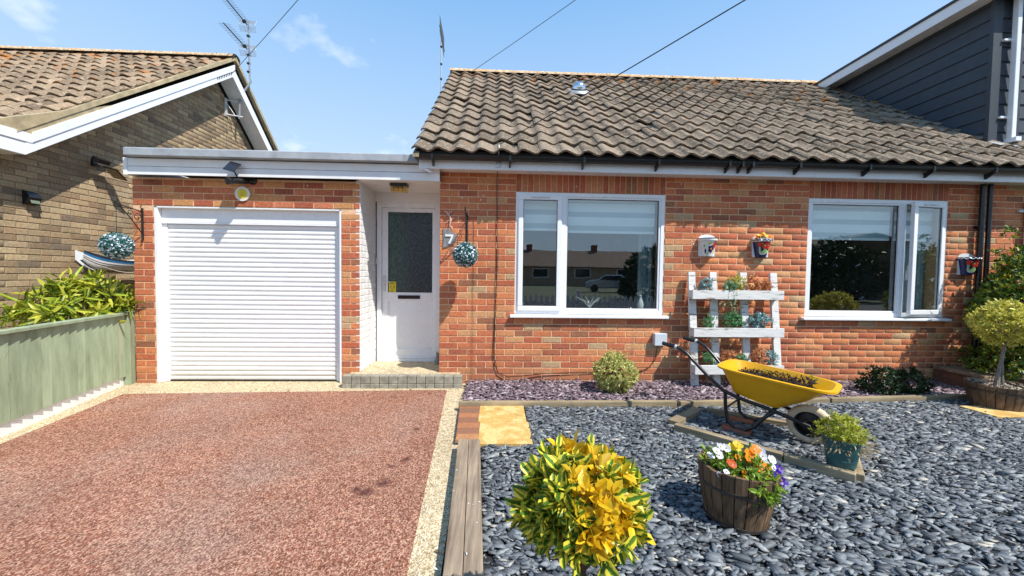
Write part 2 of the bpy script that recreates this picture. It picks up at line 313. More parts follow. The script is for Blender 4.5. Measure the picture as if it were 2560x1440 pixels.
# ------------------------------------------------------------------ mesh helpers
class MB:
    def __init__(s): s.v = []; s.f = []; s.uv = None
    def add(s, vs, fs):
        o = len(s.v); s.v += [tuple(v) for v in vs]; s.f += [tuple(i + o for i in f) for f in fs]; return s
    def box(s, x0, x1, y0, y1, z0, z1, M=None, bev=0):
        vs = [Vector((x, y, z)) for x in (x0, x1) for y in (y0, y1) for z in (z0, z1)]
        if M is not None: vs = [M @ v for v in vs]
        return s.add(vs, [(0, 1, 3, 2), (4, 6, 7, 5), (0, 4, 5, 1), (2, 3, 7, 6), (0, 2, 6, 4), (1, 5, 7, 3)])
    def tube(s, pts, r, n=8, caps=True):
        pts = [Vector(p) for p in pts]; rs = r if isinstance(r, (list, tuple)) else [r] * len(pts)
        rings = []; up = None
        for i, p in enumerate(pts):
            t = (pts[min(i + 1, len(pts) - 1)] - pts[max(i - 1, 0)]).normalized()
            if up is None: up = Vector((0, 0, 1)) if abs(t.z) < .9 else Vector((1, 0, 0))
            a = t.cross(up).normalized(); b = a.cross(t).normalized(); up = b
            rings.append([p + (a * math.cos(k * 2 * PI / n) + b * math.sin(k * 2 * PI / n)) * rs[i] for k in range(n)])
        vs = [v for R in rings for v in R]; fs = []
        for i in range(len(pts) - 1):
            for k in range(n): fs.append((i * n + k, i * n + (k + 1) % n, (i + 1) * n + (k + 1) % n, (i + 1) * n + k))
        if caps: fs.append(tuple(range(n))[::-1]); fs.append(tuple((len(pts) - 1) * n + k for k in range(n)))
        return s.add(vs, fs)
    def lathe(s, prof, n=24, M=None, sx=1, sy=1, a0=0, a1=2 * PI):
        full = abs(a1 - a0 - 2 * PI) < 1e-6; m = n if full else n + 1
        vs = [Vector((r * math.cos(a0 + (a1 - a0) * k / n) * sx, r * math.sin(a0 + (a1 - a0) * k / n) * sy, z)) for r, z in prof for k in range(m)]
        if M is not None: vs = [M @ v for v in vs]
        fs = []
        for i in range(len(prof) - 1):
            for k in range(n if full else m - 1): fs.append((i * m + k, i * m + (k + 1) % m, (i + 1) * m + (k + 1) % m, (i + 1) * m + k))
        return s.add(vs, fs)
    def prism(s, poly, a, b, axis='z', M=None):
        n = len(poly); mk = {'z': lambda p, t: (p[0], p[1], t), 'y': lambda p, t: (p[0], t, p[1]), 'x': lambda p, t: (t, p[0], p[1])}[axis]
        vs = [Vector(mk(p, a)) for p in poly] + [Vector(mk(p, b)) for p in poly]
        if M is not None: vs = [M @ v for v in vs]
        return s.add(vs, [tuple(range(n))[::-1], tuple(range(n, 2 * n))] + [(i, (i + 1) % n, n + (i + 1) % n, n + i) for i in range(n)])
    def mesh(s, name, smooth=False):
        me = bpy.data.meshes.new(name); me.from_pydata(s.v, [], s.f); me.validate()
        import bmesh
        bm = bmesh.new(); bm.from_mesh(me); bmesh.ops.recalc_face_normals(bm, faces=bm.faces); bm.to_mesh(me); bm.free()
        if smooth: me.polygons.foreach_set('use_smooth', [True] * len(me.polygons))
        return me

def build(name, mb, mat, parent=None, smooth=False, bevel=0, label=None, loc=None, rot=None, kind=None):
    me = mb.mesh(name, smooth) if isinstance(mb, MB) else mb
    if not me.materials: me.materials.append(mat)
    o = bpy.data.objects.new(name, me); COL.objects.link(o)
    if parent is not None: o.parent = parent
    if loc is not None: o.location = loc
    if rot is not None: o.rotation_euler = rot
    if bevel:
        b = o.modifiers.new('bevel', 'BEVEL'); b.width = bevel; b.segments = 2; b.limit_method = 'ANGLE'
    if smooth:
        me.set_sharp_from_angle(angle=math.radians(40))
    if label: o['label'] = label
    if kind: o['kind'] = kind
    return o
def tag(o, label, cat, group=None):
    o['label'] = label; o['category'] = cat
    if group: o['group'] = group
    return o
def thing(name, label, cat, loc=(0, 0, 0), rotz=0, group=None):
    o = bpy.data.objects.new(name, None); COL.objects.link(o); o.empty_display_size = .1
    o.location = loc; o.rotation_euler = (0, 0, rotz); return tag(o, label, cat, group)
def struct(name, mb, mat):
    o = build(name, mb, mat); o['kind'] = 'structure'; return o
def at(mb, loc):   # shift a world-space MB into coordinates local to a thing at loc
    mb.v = [(v[0] - loc[0], v[1] - loc[1], v[2] - loc[2]) for v in mb.v]; return mb

class Templ:   # a small mesh to be repeated: verts, polygons, optional uv per vertex
    def __init__(s, v, f, uv=None): s.v = np.array(v, float); s.f = f; s.uv = None if uv is None else np.array(uv, float); s.me = {}
    def get(s, name, mat, smooth=False):
        if (name, mat.name) not in s.me:
            me = bpy.data.meshes.new(name); me.from_pydata([tuple(x) for x in s.v], [], s.f); me.materials.append(mat)
            if s.uv is not None:
                u = me.uv_layers.new(name='UVMap'); li = [i for f in s.f for i in f]; u.data.foreach_set('uv', s.uv[li].ravel())
            if smooth: me.polygons.foreach_set('use_smooth', [True] * len(me.polygons))
            s.me[(name, mat.name)] = me
        return s.me[(name, mat.name)]
def merged(name, tm, mats, rnd, mat, smooth=False):   # tm: list of Templ ; mats: list of (template index, 4x4 numpy)
    V = []; LI = []; LS = []; LT = []; U = []; RN = []; off = 0; lo = 0
    for ti, T in enumerate(tm):
        ms = [(i, m) for i, (k, m) in enumerate(mats) if k == ti]
        if not ms: continue
        A = np.array([m for _, m in ms]); n = len(A); nv = len(T.v)
        vv = np.einsum('nij,vj->nvi', A[:, :3, :3], T.v) + A[:, None, :3, 3]; V.append(vv.reshape(-1, 3))
        li = np.array([i for f in T.f for i in f]); lt = np.array([len(f) for f in T.f])
        LI.append((li[None, :] + (np.arange(n) * nv)[:, None] + off).ravel()); off += n * nv
        LT.append(np.tile(lt, n)); 
        if T.uv is not None: U.append(np.tile(T.uv[li], (n, 1)))
        RN.append(np.repeat(np.array([rnd[i] for i, _ in ms]), len(lt)))
    V = np.concatenate(V); LI = np.concatenate(LI); LT = np.concatenate(LT); RN = np.concatenate(RN)
    me = bpy.data.meshes.new(name); me.vertices.add(len(V)); me.vertices.foreach_set('co', V.ravel())
    me.loops.add(len(LI)); me.loops.foreach_set('vertex_index', LI.astype(np.int32))
    me.polygons.add(len(LT)); me.polygons.foreach_set('loop_start', np.concatenate([[0], np.cumsum(LT)[:-1]]).astype(np.int32))
    me.polygons.foreach_set('loop_total', LT.astype(np.int32))
    if U: u = me.uv_layers.new(name='UVMap'); u.data.foreach_set('uv', np.concatenate(U).ravel())
    at_ = me.attributes.new('rnd', 'FLOAT', 'FACE'); at_.data.foreach_set('value', RN.astype(np.float32))
    if smooth: me.polygons.foreach_set('use_smooth', [True] * len(LT))
    me.update(calc_edges=True); me.materials.append(mat); return me
def pieces(name, parent, tm, mats, mat, limit=300, stuffname=None, smooth=False, only_front=None, mats2=None):
    """the `limit` nearest pieces become objects, the rest one part of kind stuff"""
    root = Vector(parent.location) if parent is not None else Vector()
    def key(i):
        m = mats[i][1]; p = Vector((m[0, 3], m[1, 3], m[2, 3])) + root
        d = (p - CAM).length
        q = p - CAM; dep = q.dot(fwd)
        if dep < .1: return 1e3 + d
        if abs(q.dot(rt)) / dep > 1.40 or abs(q.dot(dn)) / dep > .80: d += 500
        if only_front is not None and not only_front(p): d += 500
        return d
    order = sorted(range(len(mats)), key=key)
    for i in order[:limit]:
        k, m = mats[i]; o = bpy.data.objects.new(name, tm[k].get(name, mat, smooth)); COL.objects.link(o)
        if parent is not None: o.parent = parent
        o.matrix_local = Matrix([list(r) for r in m])
    rest = order[limit:]
    if rest:
        me = merged(stuffname or name + '_rest', tm, [mats[i] for i in rest], rng.random(len(rest)), mat, smooth)
        o = bpy.data.objects.new(stuffname or name + '_mass', me); COL.objects.link(o); o.parent = parent; o['kind'] = 'stuff'; return o

def frame(o, ex, ey, ez, s=(1, 1, 1)):
    m = np.eye(4); m[:3, 0] = np.array(ex) * s[0]; m[:3, 1] = np.array(ey) * s[1]; m[:3, 2] = np.array(ez) * s[2]; m[:3, 3] = o; return m

# --- brick templates: length along x, outward face at -y, height z
def brick_t(L, h=.0635, dep=.05, c=.003, j=.0012):
    r = random.Random(int(L * 1e4) + int(j * 1e6))
    q = lambda: r.uniform(-j, j)
    back = [(0, dep, 0), (L, dep, 0), (L, dep, h), (0, dep, h)]
    mid = [(q(), c, q()), (L + q(), c, q()), (L + q(), c, h + q()), (q(), c, h + q())]
    fr = [(c * 1.2 + abs(q()), q() * .6, c), (L - c * 1.2, q() * .6, c), (L - c * 1.2, q() * .6, h - c), (c * 1.2, q() * .6, h - c)]
    v = back + mid + fr; f = []
    for a, b in ((0, 4), (4, 8)):
        for i in range(4): f.append((a + i, a + (i + 1) % 4, b + (i + 1) % 4, b + i))
    f.append((8, 9, 10, 11)); return Templ(v, f)
BT = [brick_t(.215, j=.0012), brick_t(.215, j=.0016), brick_t(.1025, j=.0013)]
def brick_wall(u0, u1, z0, n, org, ud, nd, holes=(), start=0, limit_fn=None, course=.075):
    """transforms of stretcher-bond bricks; holes: (ua, ub, za, zb)"""
    ud = np.array(ud, float); nd = np.array(nd, float); out = []
    for k in range(n):
        z = z0 + k * course; off = ((k + start) % 2) * .1125
        u = u0 - off
        while u < u1 - .02:
            segs = [(max(u, u0), min(u + .215, u1))]
            for (ua, ub, za, zb) in holes:
                if z + .065 > za + .004 and z < zb - .004:
                    ns = []
                    for a, b in segs:
                        if b <= ua or a >= ub: ns.append((a, b))
                        else:
                            if a < ua - .02: ns.append((a, ua - .002))
                            if b > ub + .02: ns.append((ub + .002, b))
                    segs = ns
            for a, b in segs:
                L = b - a
                if L < .025: continue
                if limit_fn and not limit_fn(a, b, z): continue
                t = 2 if L < .13 else random.choice((0, 1)); base = .1025 if t == 2 else .215
                p = np.array(org, float) + ud * a - nd * 0; p[2] += z
                p = p + nd * random.uniform(-.0012, .0012)
                out.append((t, frame(p, ud, -nd, (0, 0, 1), (L / base, 1, 1))))
            u += .225
    return out

# ================================================================== SETTING
g = MB(); g.add([(-400, -400, -.04), (400, -400, -.04), (400, 400, -.04), (-400, 400, -.04)], [(0, 1, 2, 3)])
struct('ground', g, m_plain('rough ground', hexc('59604a'), .95, var=.3, scale=3, bump=.3))
d = MB(); d.add([(-5.4, -6.2, -.004), (-.12, -6.2, -.004), (-.30, -.75, -.004), (-.36, .1, -.004), (-5.4, .1, -.004)], [(0, 1, 2, 3, 4)])
struct('driveway_border', d, CREAM)
rd = [(-3.90, -.415), (-.548, -.268), (-.375, -2.91), (-.18, -6.0), (-3.35, -6.0), (-3.66, -1.6)]
d = MB(); d.prism(rd, -.02, .002, 'z'); struct('driveway', d, RED)
p = MB(); p.box(-40, 40, -8.4, -6.2, -.04, .02); struct('pavement', p, m_plain('concrete pavement', (.3, .29, .28), .9, var=.15, scale=12, bump=.3))
p = MB(); p.box(-60, 60, -15, -8.4, -.04, -.02); struct('road', p, ASPH)
gb = MB(); gb.add([(-.12, -6.2, .018), (9, -6.2, .018), (9, .1, .018), (-.33, .1, .018), (-.33, -.9, .018), (-.11, -.9, .018)], [(0, 1, 2, 3, 4, 5)])
struct('garden_bed', gb, EARTH)

# slate chippings: real chips, laid shingled
def chip(seed):
    r = random.Random(seed); n = 5 + seed % 2; pts = []
    for k in range(n):
        a = 2 * PI * k / n + r.uniform(-.45, .45); rr = r.uniform(.62, 1.2)
        pts.append((math.cos(a) * rr * .5, math.sin(a) * rr * .5 * (.34 + .05 * (seed % 5))))
    t = r.uniform(.06, .11)
    v = [(x, y, t) for x, y in pts] + [(x * 1.03, y * 1.03, 0) for x, y in pts]
    return Templ(v, [tuple(range(n))] + [(i, n + i, n + (i + 1) % n, (i + 1) % n) for i in range(n)])
CH = [chip(k) for k in range(9)]
def chips(n, inside, size, tilt, z0, zj, xr, yr):
    out = []
    while len(out) < n:
        x = random.uniform(*xr); y = random.uniform(*yr)
        if not inside(x, y): continue
        s = random.lognormvariate(math.log(size), .42); s = min(s, size * 2.3)
        e = Euler((random.gauss(0, tilt) + .10, random.gauss(0, tilt) - .10, random.uniform(0, 2 * PI) if random.random() < .3 else random.gauss(-.30, .38)))
        m = np.eye(4); m[:3, :3] = np.array(e.to_matrix()) * s; m[:3, 2] *= random.uniform(.7, 1.4); m[:3, 3] = (x, y, z0 + random.uniform(0, zj)); out.append((random.randrange(9), m))
    return out
def in_garden(x, y):
    if x < (-.111 + (-1.75 - y) * .05 + .01 if y < -1.75 else -.11): return False
    if -1.735 < y < -.88 and x < .283: return False
    if y > -.93 + (max(0, x - 1.8) * .066): return False
    dpt = y + 4.52
    return dpt > .7 and x < 1.9 * dpt + 1.5
gm = chips(47000, in_garden, .041, .17, .020, .024, (-.15, 7.6), (-3.9, -.7))
me = merged('slate_chippings', CH, gm, rng.random(len(gm)), SLATE)
o = bpy.data.objects.new('slate_chippings', me); COL.objects.link(o); tag(o, 'blue grey slate chippings covering the front garden', 'slate chippings'); o['kind'] = 'stuff'
def in_bed(x, y):
    top = -.86 + max(0, x - 1.8) * .066
    return top < y < -.012 and not (x < -.36)
bm_ = chips(11000, in_bed, .040, .22, .02, .03, (-.34, 6.2), (-.9, -.01))
me = merged('plum_slate_chippings', CH, bm_, rng.random(len(bm_)), PSLATE)
o = bpy.data.objects.new('plum_slate_chippings', me); COL.objects.link(o); tag(o, 'plum purple slate chippings in the strip along the brick wall', 'slate chippings'); o['kind'] = 'stuff'

# sleepers, edging, pavers, slabs
slp = s = thing('timber_sleeper', 'broad weathered grey sleeper between the drive and the slate, running to the bottom edge', 'sleeper', (-.2, -3, 0))
m = MB()
for xa, xb in (((-.268, -.192), (-.19, -.112)),):
    pass
def plank(pts_top, z0, z1):
    return MB().prism(pts_top, z0, z1, 'z')
build('plank', at(plank([(-.270, -1.75), (-.195, -1.75), (-.105, -3.4), (-.185, -3.4)], 0, .09), (-.2, -3, 0)), SLEEP, s, bevel=.004)
build('plank', at(plank([(-.1925, -1.75), (-.111, -1.75), (-.02, -3.4), (-.1025, -3.4)], 0, .088), (-.2, -3, 0)), SLEEP, s, bevel=.004)
for i in range(7):
    y0 = -.878 - i * .1115; x0 = -.342 + (i + .5) * .006; xr = -.153 + (i + .5) * .005
    o = build('brick_paver', MB().box(0, xr - x0, 0, .106, 0, .03), PAVER, None, bevel=.003, loc=(x0, y0 - .106, .015))
    tag(o, ['terracotta paver nearest the house wall beside the yellow slab', 'second terracotta paver from the timber edging', 'third terracotta paver from the timber edging', 'middle terracotta paver of the row of seven', 'brownish paver third from the weathered sleeper', 'dark paver next but one to the weathered sleeper', 'terracotta paver touching the end of the weathered sleeper'][i], 'paver', 'terracotta pavers beside the yellow slabs')
for i, (ya, yb, xa, xb) in enumerate(((-1.308, -.892, -.148, .268), (-1.738, -1.318, -.13, .282))):
    o = build('stone_slab', MB().box(xa, xb, ya, yb, .012, .05), SLABM, None, bevel=.005)
    tag(o, ['yellow sandstone slab next to the timber edging', 'yellow sandstone slab nearer the camera beside the sleeper'][i], 'slab', 'pair of yellow sandstone slabs')
edges = [((-.35, -.935), (1.774, -.915), 'long weathered timber edging from the step to the barrow handles'), ((1.80, -.935), (3.4, -.83), 'timber edging behind the wheelbarrow tray'), ((3.42, -.83), (5.05, -.715), 'timber edging in front of the small dark shrubs')]
for (a, b, lab) in edges:
    L = math.hypot(b[0] - a[0], b[1] - a[1]); ang = math.atan2(b[1] - a[1], b[0] - a[0])
    o = build('timber_edging', MB().box(0, L, 0, .05, 0, .088), RAILW, None, bevel=.006, loc=(a[0], a[1], 0), rot=(0, 0, ang)); tag(o, lab, 'edging', 'timber edgings of the plum slate strip')

# ================================================================== GARAGE
ga = thing('attached_garage', 'flat roofed brick garage with white roller door and white boarded fascia', 'garage')
GX0, GX1, DX0, DX1 = -4.15, -1.60, -3.918, -1.819
low = brick_wall(GX0, DX0 - .002, -.03, 27, (0, 0, 0), (1, 0, 0), (0, -1, 0)) + brick_wall(DX1 + .002, GX1 - .006, -.03, 27, (0, 0, 0), (1, 0, 0), (0, -1, 0))
pieces('brick', ga, BT, low, BR, 300)
top = brick_wall(GX0, GX1 - .006, 2.045, 4, (0, 0, 0), (1, 0, 0), (0, -1, 0))
pieces('brick', ga, BT, top, BRG, 300)
w = MB().box(GX0 + .002, DX0 - .002, .005, .22, -.03, 2.04).box(DX1 + .002, GX1 - .013, .005, .1, -.03, 2.04).box(GX0 + .002, GX1 - .013, .005, .1, 2.04, 2.36)
w.box(GX0, GX0 + .1, .22, 4.5, -.03, 2.36).box(GX0, GX1, 4.5, 4.6, -.03, 2.36).box(GX1 - .1, GX1 - .02, .12, 4.5, -.03, 2.36)
build('wall', w, MORT, ga)
side = brick_wall(0.003, .6, .135, 30, (GX1, 0, 0), (0, 1, 0), (1, 0, 0))
pieces('brick', ga, BT, side, BRW, 300)
build('porch_wall', MB().box(GX1 - .012, GX1 - .0035, .003, .62, .0, 2.36), BRW, ga, label='white painted side wall of the porch')
# fascia boards
fb = MB(); fb.prism([(-.12, 2.36), (-.12, 2.445), (-.112, 2.450), (-.10, 2.450), (-.10, 2.36)], -4.10, -.665, 'x'); build('fascia_board', fb, WPAINT, ga)
fb = MB(); fb.prism([(-.12, 2.455), (-.12, 2.535), (-.10, 2.535), (-.10, 2.452), (-.112, 2.452)], -4.10, -.665, 'x'); build('fascia_board', fb, WPAINT, ga)
build('fascia_end', MB().box(-4.125, -4.085, -.128, -.08, 2.352, 2.54).box(-4.122, -4.1, -.08, 4.5, 2.36, 2.54), WPAINT, ga)
build('roof', MB().box(-4.05, -.70, -.09, 4.6, 2.52, 2.55).box(-4.05, -.915, -.08, 4.5, 2.55, 2.615), FELT, ga)
build('roof_trim', MB().prism([(-.2, 2.548), (-.2, 2.625), (-.185, 2.635), (-.07, 2.628), (-.07, 2.548)], -4.055, -.90, 'x'), FELT, ga, bevel=.004)
for i in range(8):
    y0 = -.098 + i * .09; build('soffit_board', MB().box(-1.6, -.665, y0, y0 + .086, 2.361, 2.372), WPAINT, ga, bevel=.002)
# roller door
fr = MB().box(DX0, DX0 + .035, .0, .1, -.0, 2.033).box(DX0 + .035, DX0 + .085, .07, .1, 0, 1.85)
fr.box(DX1 - .02, DX1, .0, .1, 0, 2.033).box(DX1 - .085, DX1 - .02, .07, .1, 0, 1.85).box(DX0, DX1, .0, .1, 2.018, 2.034)
build('door_frame', fr, WPAINT, ga, bevel=.002)
build('roller_housing', MB().prism([(.075, 1.85), (.055, 1.865), (.055, 2.02), (.1, 2.02), (.1, 1.85)], DX0 + .035, DX1 - .02, 'x').box(DX0 + .035, DX1 - .02, .05, .06, 1.845, 1.858), UPVC, ga, bevel=.001)
pit = 1.842 / 33
st = [(0, .0), (-.006, .004), (-.0115, .014), (-.013, .026), (-.011, .038), (-.006, .047), (0, .050), (.001, pit), (.006, pit), (.006, 0)]
sl = MB().prism([(a, b) for a, b in st], 0, DX1 - DX0 - .17, 'x').mesh('slat'); sl.materials.append(ROLL)
for i in range(33):
    o = bpy.data.objects.new('slat', sl); COL.objects.link(o); o.parent = ga; o.location = (DX0 + .085, .09 + random.uniform(-.0006, .0006), .008 + i * pit)
build('door_seal', MB().box(DX0 + .085, DX1 - .085, .075, .1, -.0, .012), BLK, ga)

# porch step with setts
stp = thing('door_step', 'low step of grey setts with pebbled top under the front door', 'step', (-1.06, -.2, 0))
for i in range(13):
    w0 = 1.352 / 13; x0 = -.676 + i * w0
    build('sett', MB().box(x0 + .002, x0 + w0 - .003, 0, .1, -.01, .045 + random.uniform(0, .004)), STEPB, stp, bevel=.005)
    build('sett', MB().box(x0 + .002, x0 + w0 - .003, .004, .1, .048, .135 + random.uniform(0, .004)), STEPB, stp, bevel=.006)
build('step_top', at(MB().box(-1.70, -.42, -.1, -.001, 0, .13).box(-1.6, -.68, -.001, .6, 0, .13), (-1.06, -.2, 0)), CREAM, stp)

# ================================================================== BUNGALOW
bu = thing('bungalow', 'red brick bungalow with brown tiled roof, white windows and white front door', 'bungalow')
MX0, MX1 = -.678, 6.0
W1 = (.214, 2.012, .838, 2.284); W2 = (3.793, 5.575, .838, 2.284)
holes = [(W1[0], W1[1], .80, 2.6), (W2[0], W2[1], .80, 2.6)]
bw = brick_wall(MX0, MX1, -.03, 34, (0, 0, 0), (1, 0, 0), (0, -1, 0), holes)
pieces('brick', bu, BT, bw, BR, 300)
SOL = [brick_t(.062, h=.212, j=.0015)]
so = []
for wi in (W1, W2):
    n = 26; pw = (wi[1] - wi[0]) / n
    for i in range(n):
        so.append((0, frame((wi[0] + i * pw + .003, random.uniform(-.001, .001), 2.288), (1, 0, 0), (0, 1, 0), (0, 0, 1), ((pw - .007) / .062, 1, 1))))
pieces('soldier_brick', bu, SOL, so, BRR, 300)
w = MB(); zt = 2.52
for xa, xb, za, zb in ((MX0 + .004, W1[0], -.03, zt), (W1[1], W2[0], -.03, zt), (W2[1], MX1, -.03, zt), (W1[0], W1[1], -.03, .80), (W2[0], W2[1], -.03, .80), (W1[0], W1[1], 2.286, zt), (W2[0], W2[1], 2.286, zt)):
    w.box(xa, xb, .005, .25, za, zb)
w.box(MX0 + .002, MX0 + .1, .25, 6.4, -.03, zt).box(MX0, 9, 6.4, 6.5, -.03, zt)
build('wall', w, MORT, bu)
# attic gable end, left
build('gable_wall', MB().prism([(.0, 2.5), (3.1, 5.0), (6.2, 2.5)], MX0 + .01, MX0 + .1, 'x'), BRG, bu)
# rooms behind the windows
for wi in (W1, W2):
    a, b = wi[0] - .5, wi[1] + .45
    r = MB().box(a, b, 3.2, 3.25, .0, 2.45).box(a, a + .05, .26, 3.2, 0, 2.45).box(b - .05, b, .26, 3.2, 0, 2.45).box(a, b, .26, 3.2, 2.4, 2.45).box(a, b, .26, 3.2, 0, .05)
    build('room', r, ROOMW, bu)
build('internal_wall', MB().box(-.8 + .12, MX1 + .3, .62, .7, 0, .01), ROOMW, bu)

def window(wi, split, side):
    fr = build('window', MB().box(wi[0], wi[1], .008, .07, wi[3] - .045, wi[3]).box(wi[0], wi[1], .008, .07, wi[2] + .0, wi[2] + .05)
               .box(wi[0], wi[0] + .045, .008, .07, wi[2] + .05, wi[3] - .045).box(wi[1] - .045, wi[1], .008, .07, wi[2] + .05, wi[3] - .045)
               .box(split - .03, split + .03, .008, .07, wi[2] + .05, wi[3] - .045), UPVC, bu, bevel=.003)
    xs = sorted(((wi[0] + .045, split - .03), (split + .03, wi[1] - .045)), key=lambda t: t[1] - t[0]); cas, fx = xs
    z0, z1 = wi[2] + .05, wi[3] - .045
    # fixed pane with bead
    b = .022; build('glazing_bead', MB().box(fx[0], fx[1], .016, .05, z1 - b, z1).box(fx[0], fx[1], .016, .05, z0, z0 + b).box(fx[0], fx[0] + b, .016, .05, z0 + b, z1 - b).box(fx[1] - b, fx[1], .016, .05, z0 + b, z1 - b), UPVC, fr, bevel=.004)
    k = .006; build('gasket', MB().box(fx[0] + b, fx[1] - b, .035, .045, z1 - b - k, z1 - b).box(fx[0] + b, fx[1] - b, .035, .045, z0 + b, z0 + b + k).box(fx[0] + b, fx[0] + b + k, .035, .045, z0 + b + k, z1 - b - k).box(fx[1] - b - k, fx[1] - b, .035, .045, z0 + b + k, z1 - b - k), BLK, fr)
    build('pane', MB().box(fx[0] + b, fx[1] - b, .041, .0445, z0 + b, z1 - b), GLASS, fr)
    # casement sash
    hx = cas[1] if side == 'R' else cas[0]
    sa = MB(); a, c = cas[0] - .012 - hx, cas[1] + .012 - hx; t = .058; za, zb = z0 - .012, z1 + .012
    sa.box(a, c, -.014, .03, zb - t, zb).box(a, c, -.014, .03, za, za + t).box(a, a + t, -.014, .03, za + t, zb - t).box(c - t, c, -.014, .03, za + t, zb - t)
    ang = math.radians(9) if side == 'R' else 0
    so_ = build('casement', sa, UPVC, bu, bevel=.006, loc=(hx, 0, 0), rot=(0, 0, ang))
    build('pane', MB().box(a + t, c - t, .006, .009, za + t, zb - t), GLASS, so_)
    build('gasket', MB().box(a + t, a + t + k, 0, .006, za + t, zb - t).box(c - t - k, c - t, 0, .006, za + t, zb - t).box(a + t + k, c - t - k, 0, .006, zb - t - k, zb - t).box(a + t + k, c - t - k, 0, .006, za + t, za + t + k), BLK, so_)
    build('trickle_vent', MB().box((a + c) / 2 - .11, (a + c) / 2 + .11, -.024, -.014, zb - .036, zb - .022), PALE, so_, bevel=.002)
    if side == 'R': build('handle', MB().box(a + .012, a + .03, .03, .05, 1.30, 1.48).box(a + .012, a + .03, .05, .065, 1.30, 1.42), PALE, so_, bevel=.003)
    si = MB().prism([(.05, wi[2] - .002), (-.055, wi[2] - .014), (-.060, wi[2] - .018), (-.060, wi[2] - .040), (.05, wi[2] - .040)], wi[0] - .055, wi[1] + .055, 'x')
    build('window_sill', si, UPVC, bu, bevel=.003)
    return fr
window(W1, .785, 'L'); window(W2, 5.02, 'R')
# zebra blinds
def blind(x0, x1, zb):
    r = build('blind', MB().box(x0, x1, .125, .15, 2.2, 2.27).box(x0, x1, .128, .142, zb, zb + .03), BLINDW, bu)
    z = zb + .03; k = 0
    while z < 2.2:
        h = .062 if k % 2 == 0 else .105
        build('blind_band', MB().box(x0, x1, .133 - .002 * (k % 2), .137, z, min(z + h, 2.2)), BLINDG if k % 2 == 0 else BLINDW, r); z += h; k += 1
blind(.26, .755, 1.845); blind(.80, 1.94, 1.825); blind(3.84, 4.97, 1.795); blind(5.03, 5.53, 1.795)
def curtain(x0, x1, mat):
    m = MB(); n = 40; vs = []
    for i in range(n + 1):
        x = x0 + (x1 - x0) * i / n; y = .22 + .025 * math.sin(i * 1.35) + .008 * math.sin(i * 3.1)
        vs += [(x, y, .84), (x, y, 2.2)]
    m.add(vs, [(2 * i, 2 * i + 2, 2 * i + 3, 2 * i + 1) for i in range(n)]); build('curtain', m, mat, bu, smooth=True)
curtain(1.78, 1.95, CURT); curtain(.26, .31, CURT); curtain(5.25, 5.53, CURT); curtain(3.83, 3.88, CURT)

# front door
DY = .6
dr = build('door_frame', MB().box(-1.6, -.68, DY - .06, DY + .04, 2.235, 2.37).box(-1.582, -1.522, DY - .045, DY + .04, .13, 2.235).box(-.82, -.70, DY - .045, DY + .04, .13, 2.235).box(-1.522, -.82, DY - .045, DY + .04, 2.165, 2.235).box(-1.522, -.82, DY - .05, DY + .04, .13, .17), UPVC, bu, bevel=.004)
L0, L1, Z0, Z1 = -1.520, -.822, .172, 2.163
lf = MB().box(L0, L0 + .078, DY - .02, DY + .03, Z0, Z1).box(L1 - .04, L1, DY - .02, DY + .03, Z0, Z1).box(L0 + .078, L1 - .04, DY - .02, DY + .03, 2.11, Z1).box(L0 + .078, L1 - .04, DY - .02, DY + .03, .935, 1.05).box(L0 + .078, L1 - .04, DY - .02, DY + .03, Z0, .30)
do = build('door', lf, UPVC, bu, bevel=.004)
build('panel', MB().box(L0 + .078, L1 - .04, DY - .008, DY + .03, .30, .935), UPVC, do)
build('panel_moulding', MB().box(L0 + .078, L1 - .04, DY - .014, DY - .008, .30, .318).box(L0 + .078, L1 - .04, DY - .014, DY - .008, .917, .935).box(L0 + .078, L0 + .096, DY - .014, DY - .008, .318, .917).box(L1 - .058, L1 - .04, DY - .014, DY - .008, .318, .917), UPVC, do, bevel=.003)
build('glass', MB().box(L0 + .078, L1 - .04, DY - .004, DY + .004, 1.05, 2.11), OBSC, do)
build('gasket', MB().box(L0 + .078, L1 - .04, DY - .012, DY - .004, 2.104, 2.11).box(L0 + .078, L1 - .04, DY - .012, DY - .004, 1.05, 1.056).box(L0 + .078, L0 + .084, DY - .012, DY - .004, 1.056, 2.104).box(L1 - .046, L1 - .04, DY - .012, DY - .004, 1.056, 2.104), BLK, do)
build('door_handle', MB().box(-1.503, -1.475, DY - .032, DY - .02, 1.06, 1.27).tube([(-1.489, DY - .03, 1.19), (-1.489, DY - .065, 1.19), (-1.40, DY - .067, 1.188)], .008, 8), PALE, do, bevel=.003)
build('letterbox', MB().box(-1.31, -1.02, DY - .032, DY - .02, .965, 1.012), m_plain('dark bronze', (.03, .022, .02), .3, .6), do, bevel=.004)
build('hinge', MB().box(-1.588, -1.572, DY - .06, DY - .045, 1.42, 1.50), PALE, do)
build('draught_bar', MB().box(L0 + .02, L1 - .01, DY - .036, DY - .02, Z0 + .0, Z0 + .03), UPVC, do, bevel=.004)
build('hallway', MB().box(-1.55, -.8, 1.6, 1.65, 0, 2.4).box(-1.6, -1.55, .65, 1.65, 0, 2.4).box(-.8, -.75, .65, 1.65, 0, 2.4).box(-1.6, -.75, .65, 1.65, 2.36, 2.4), ROOMW, bu)
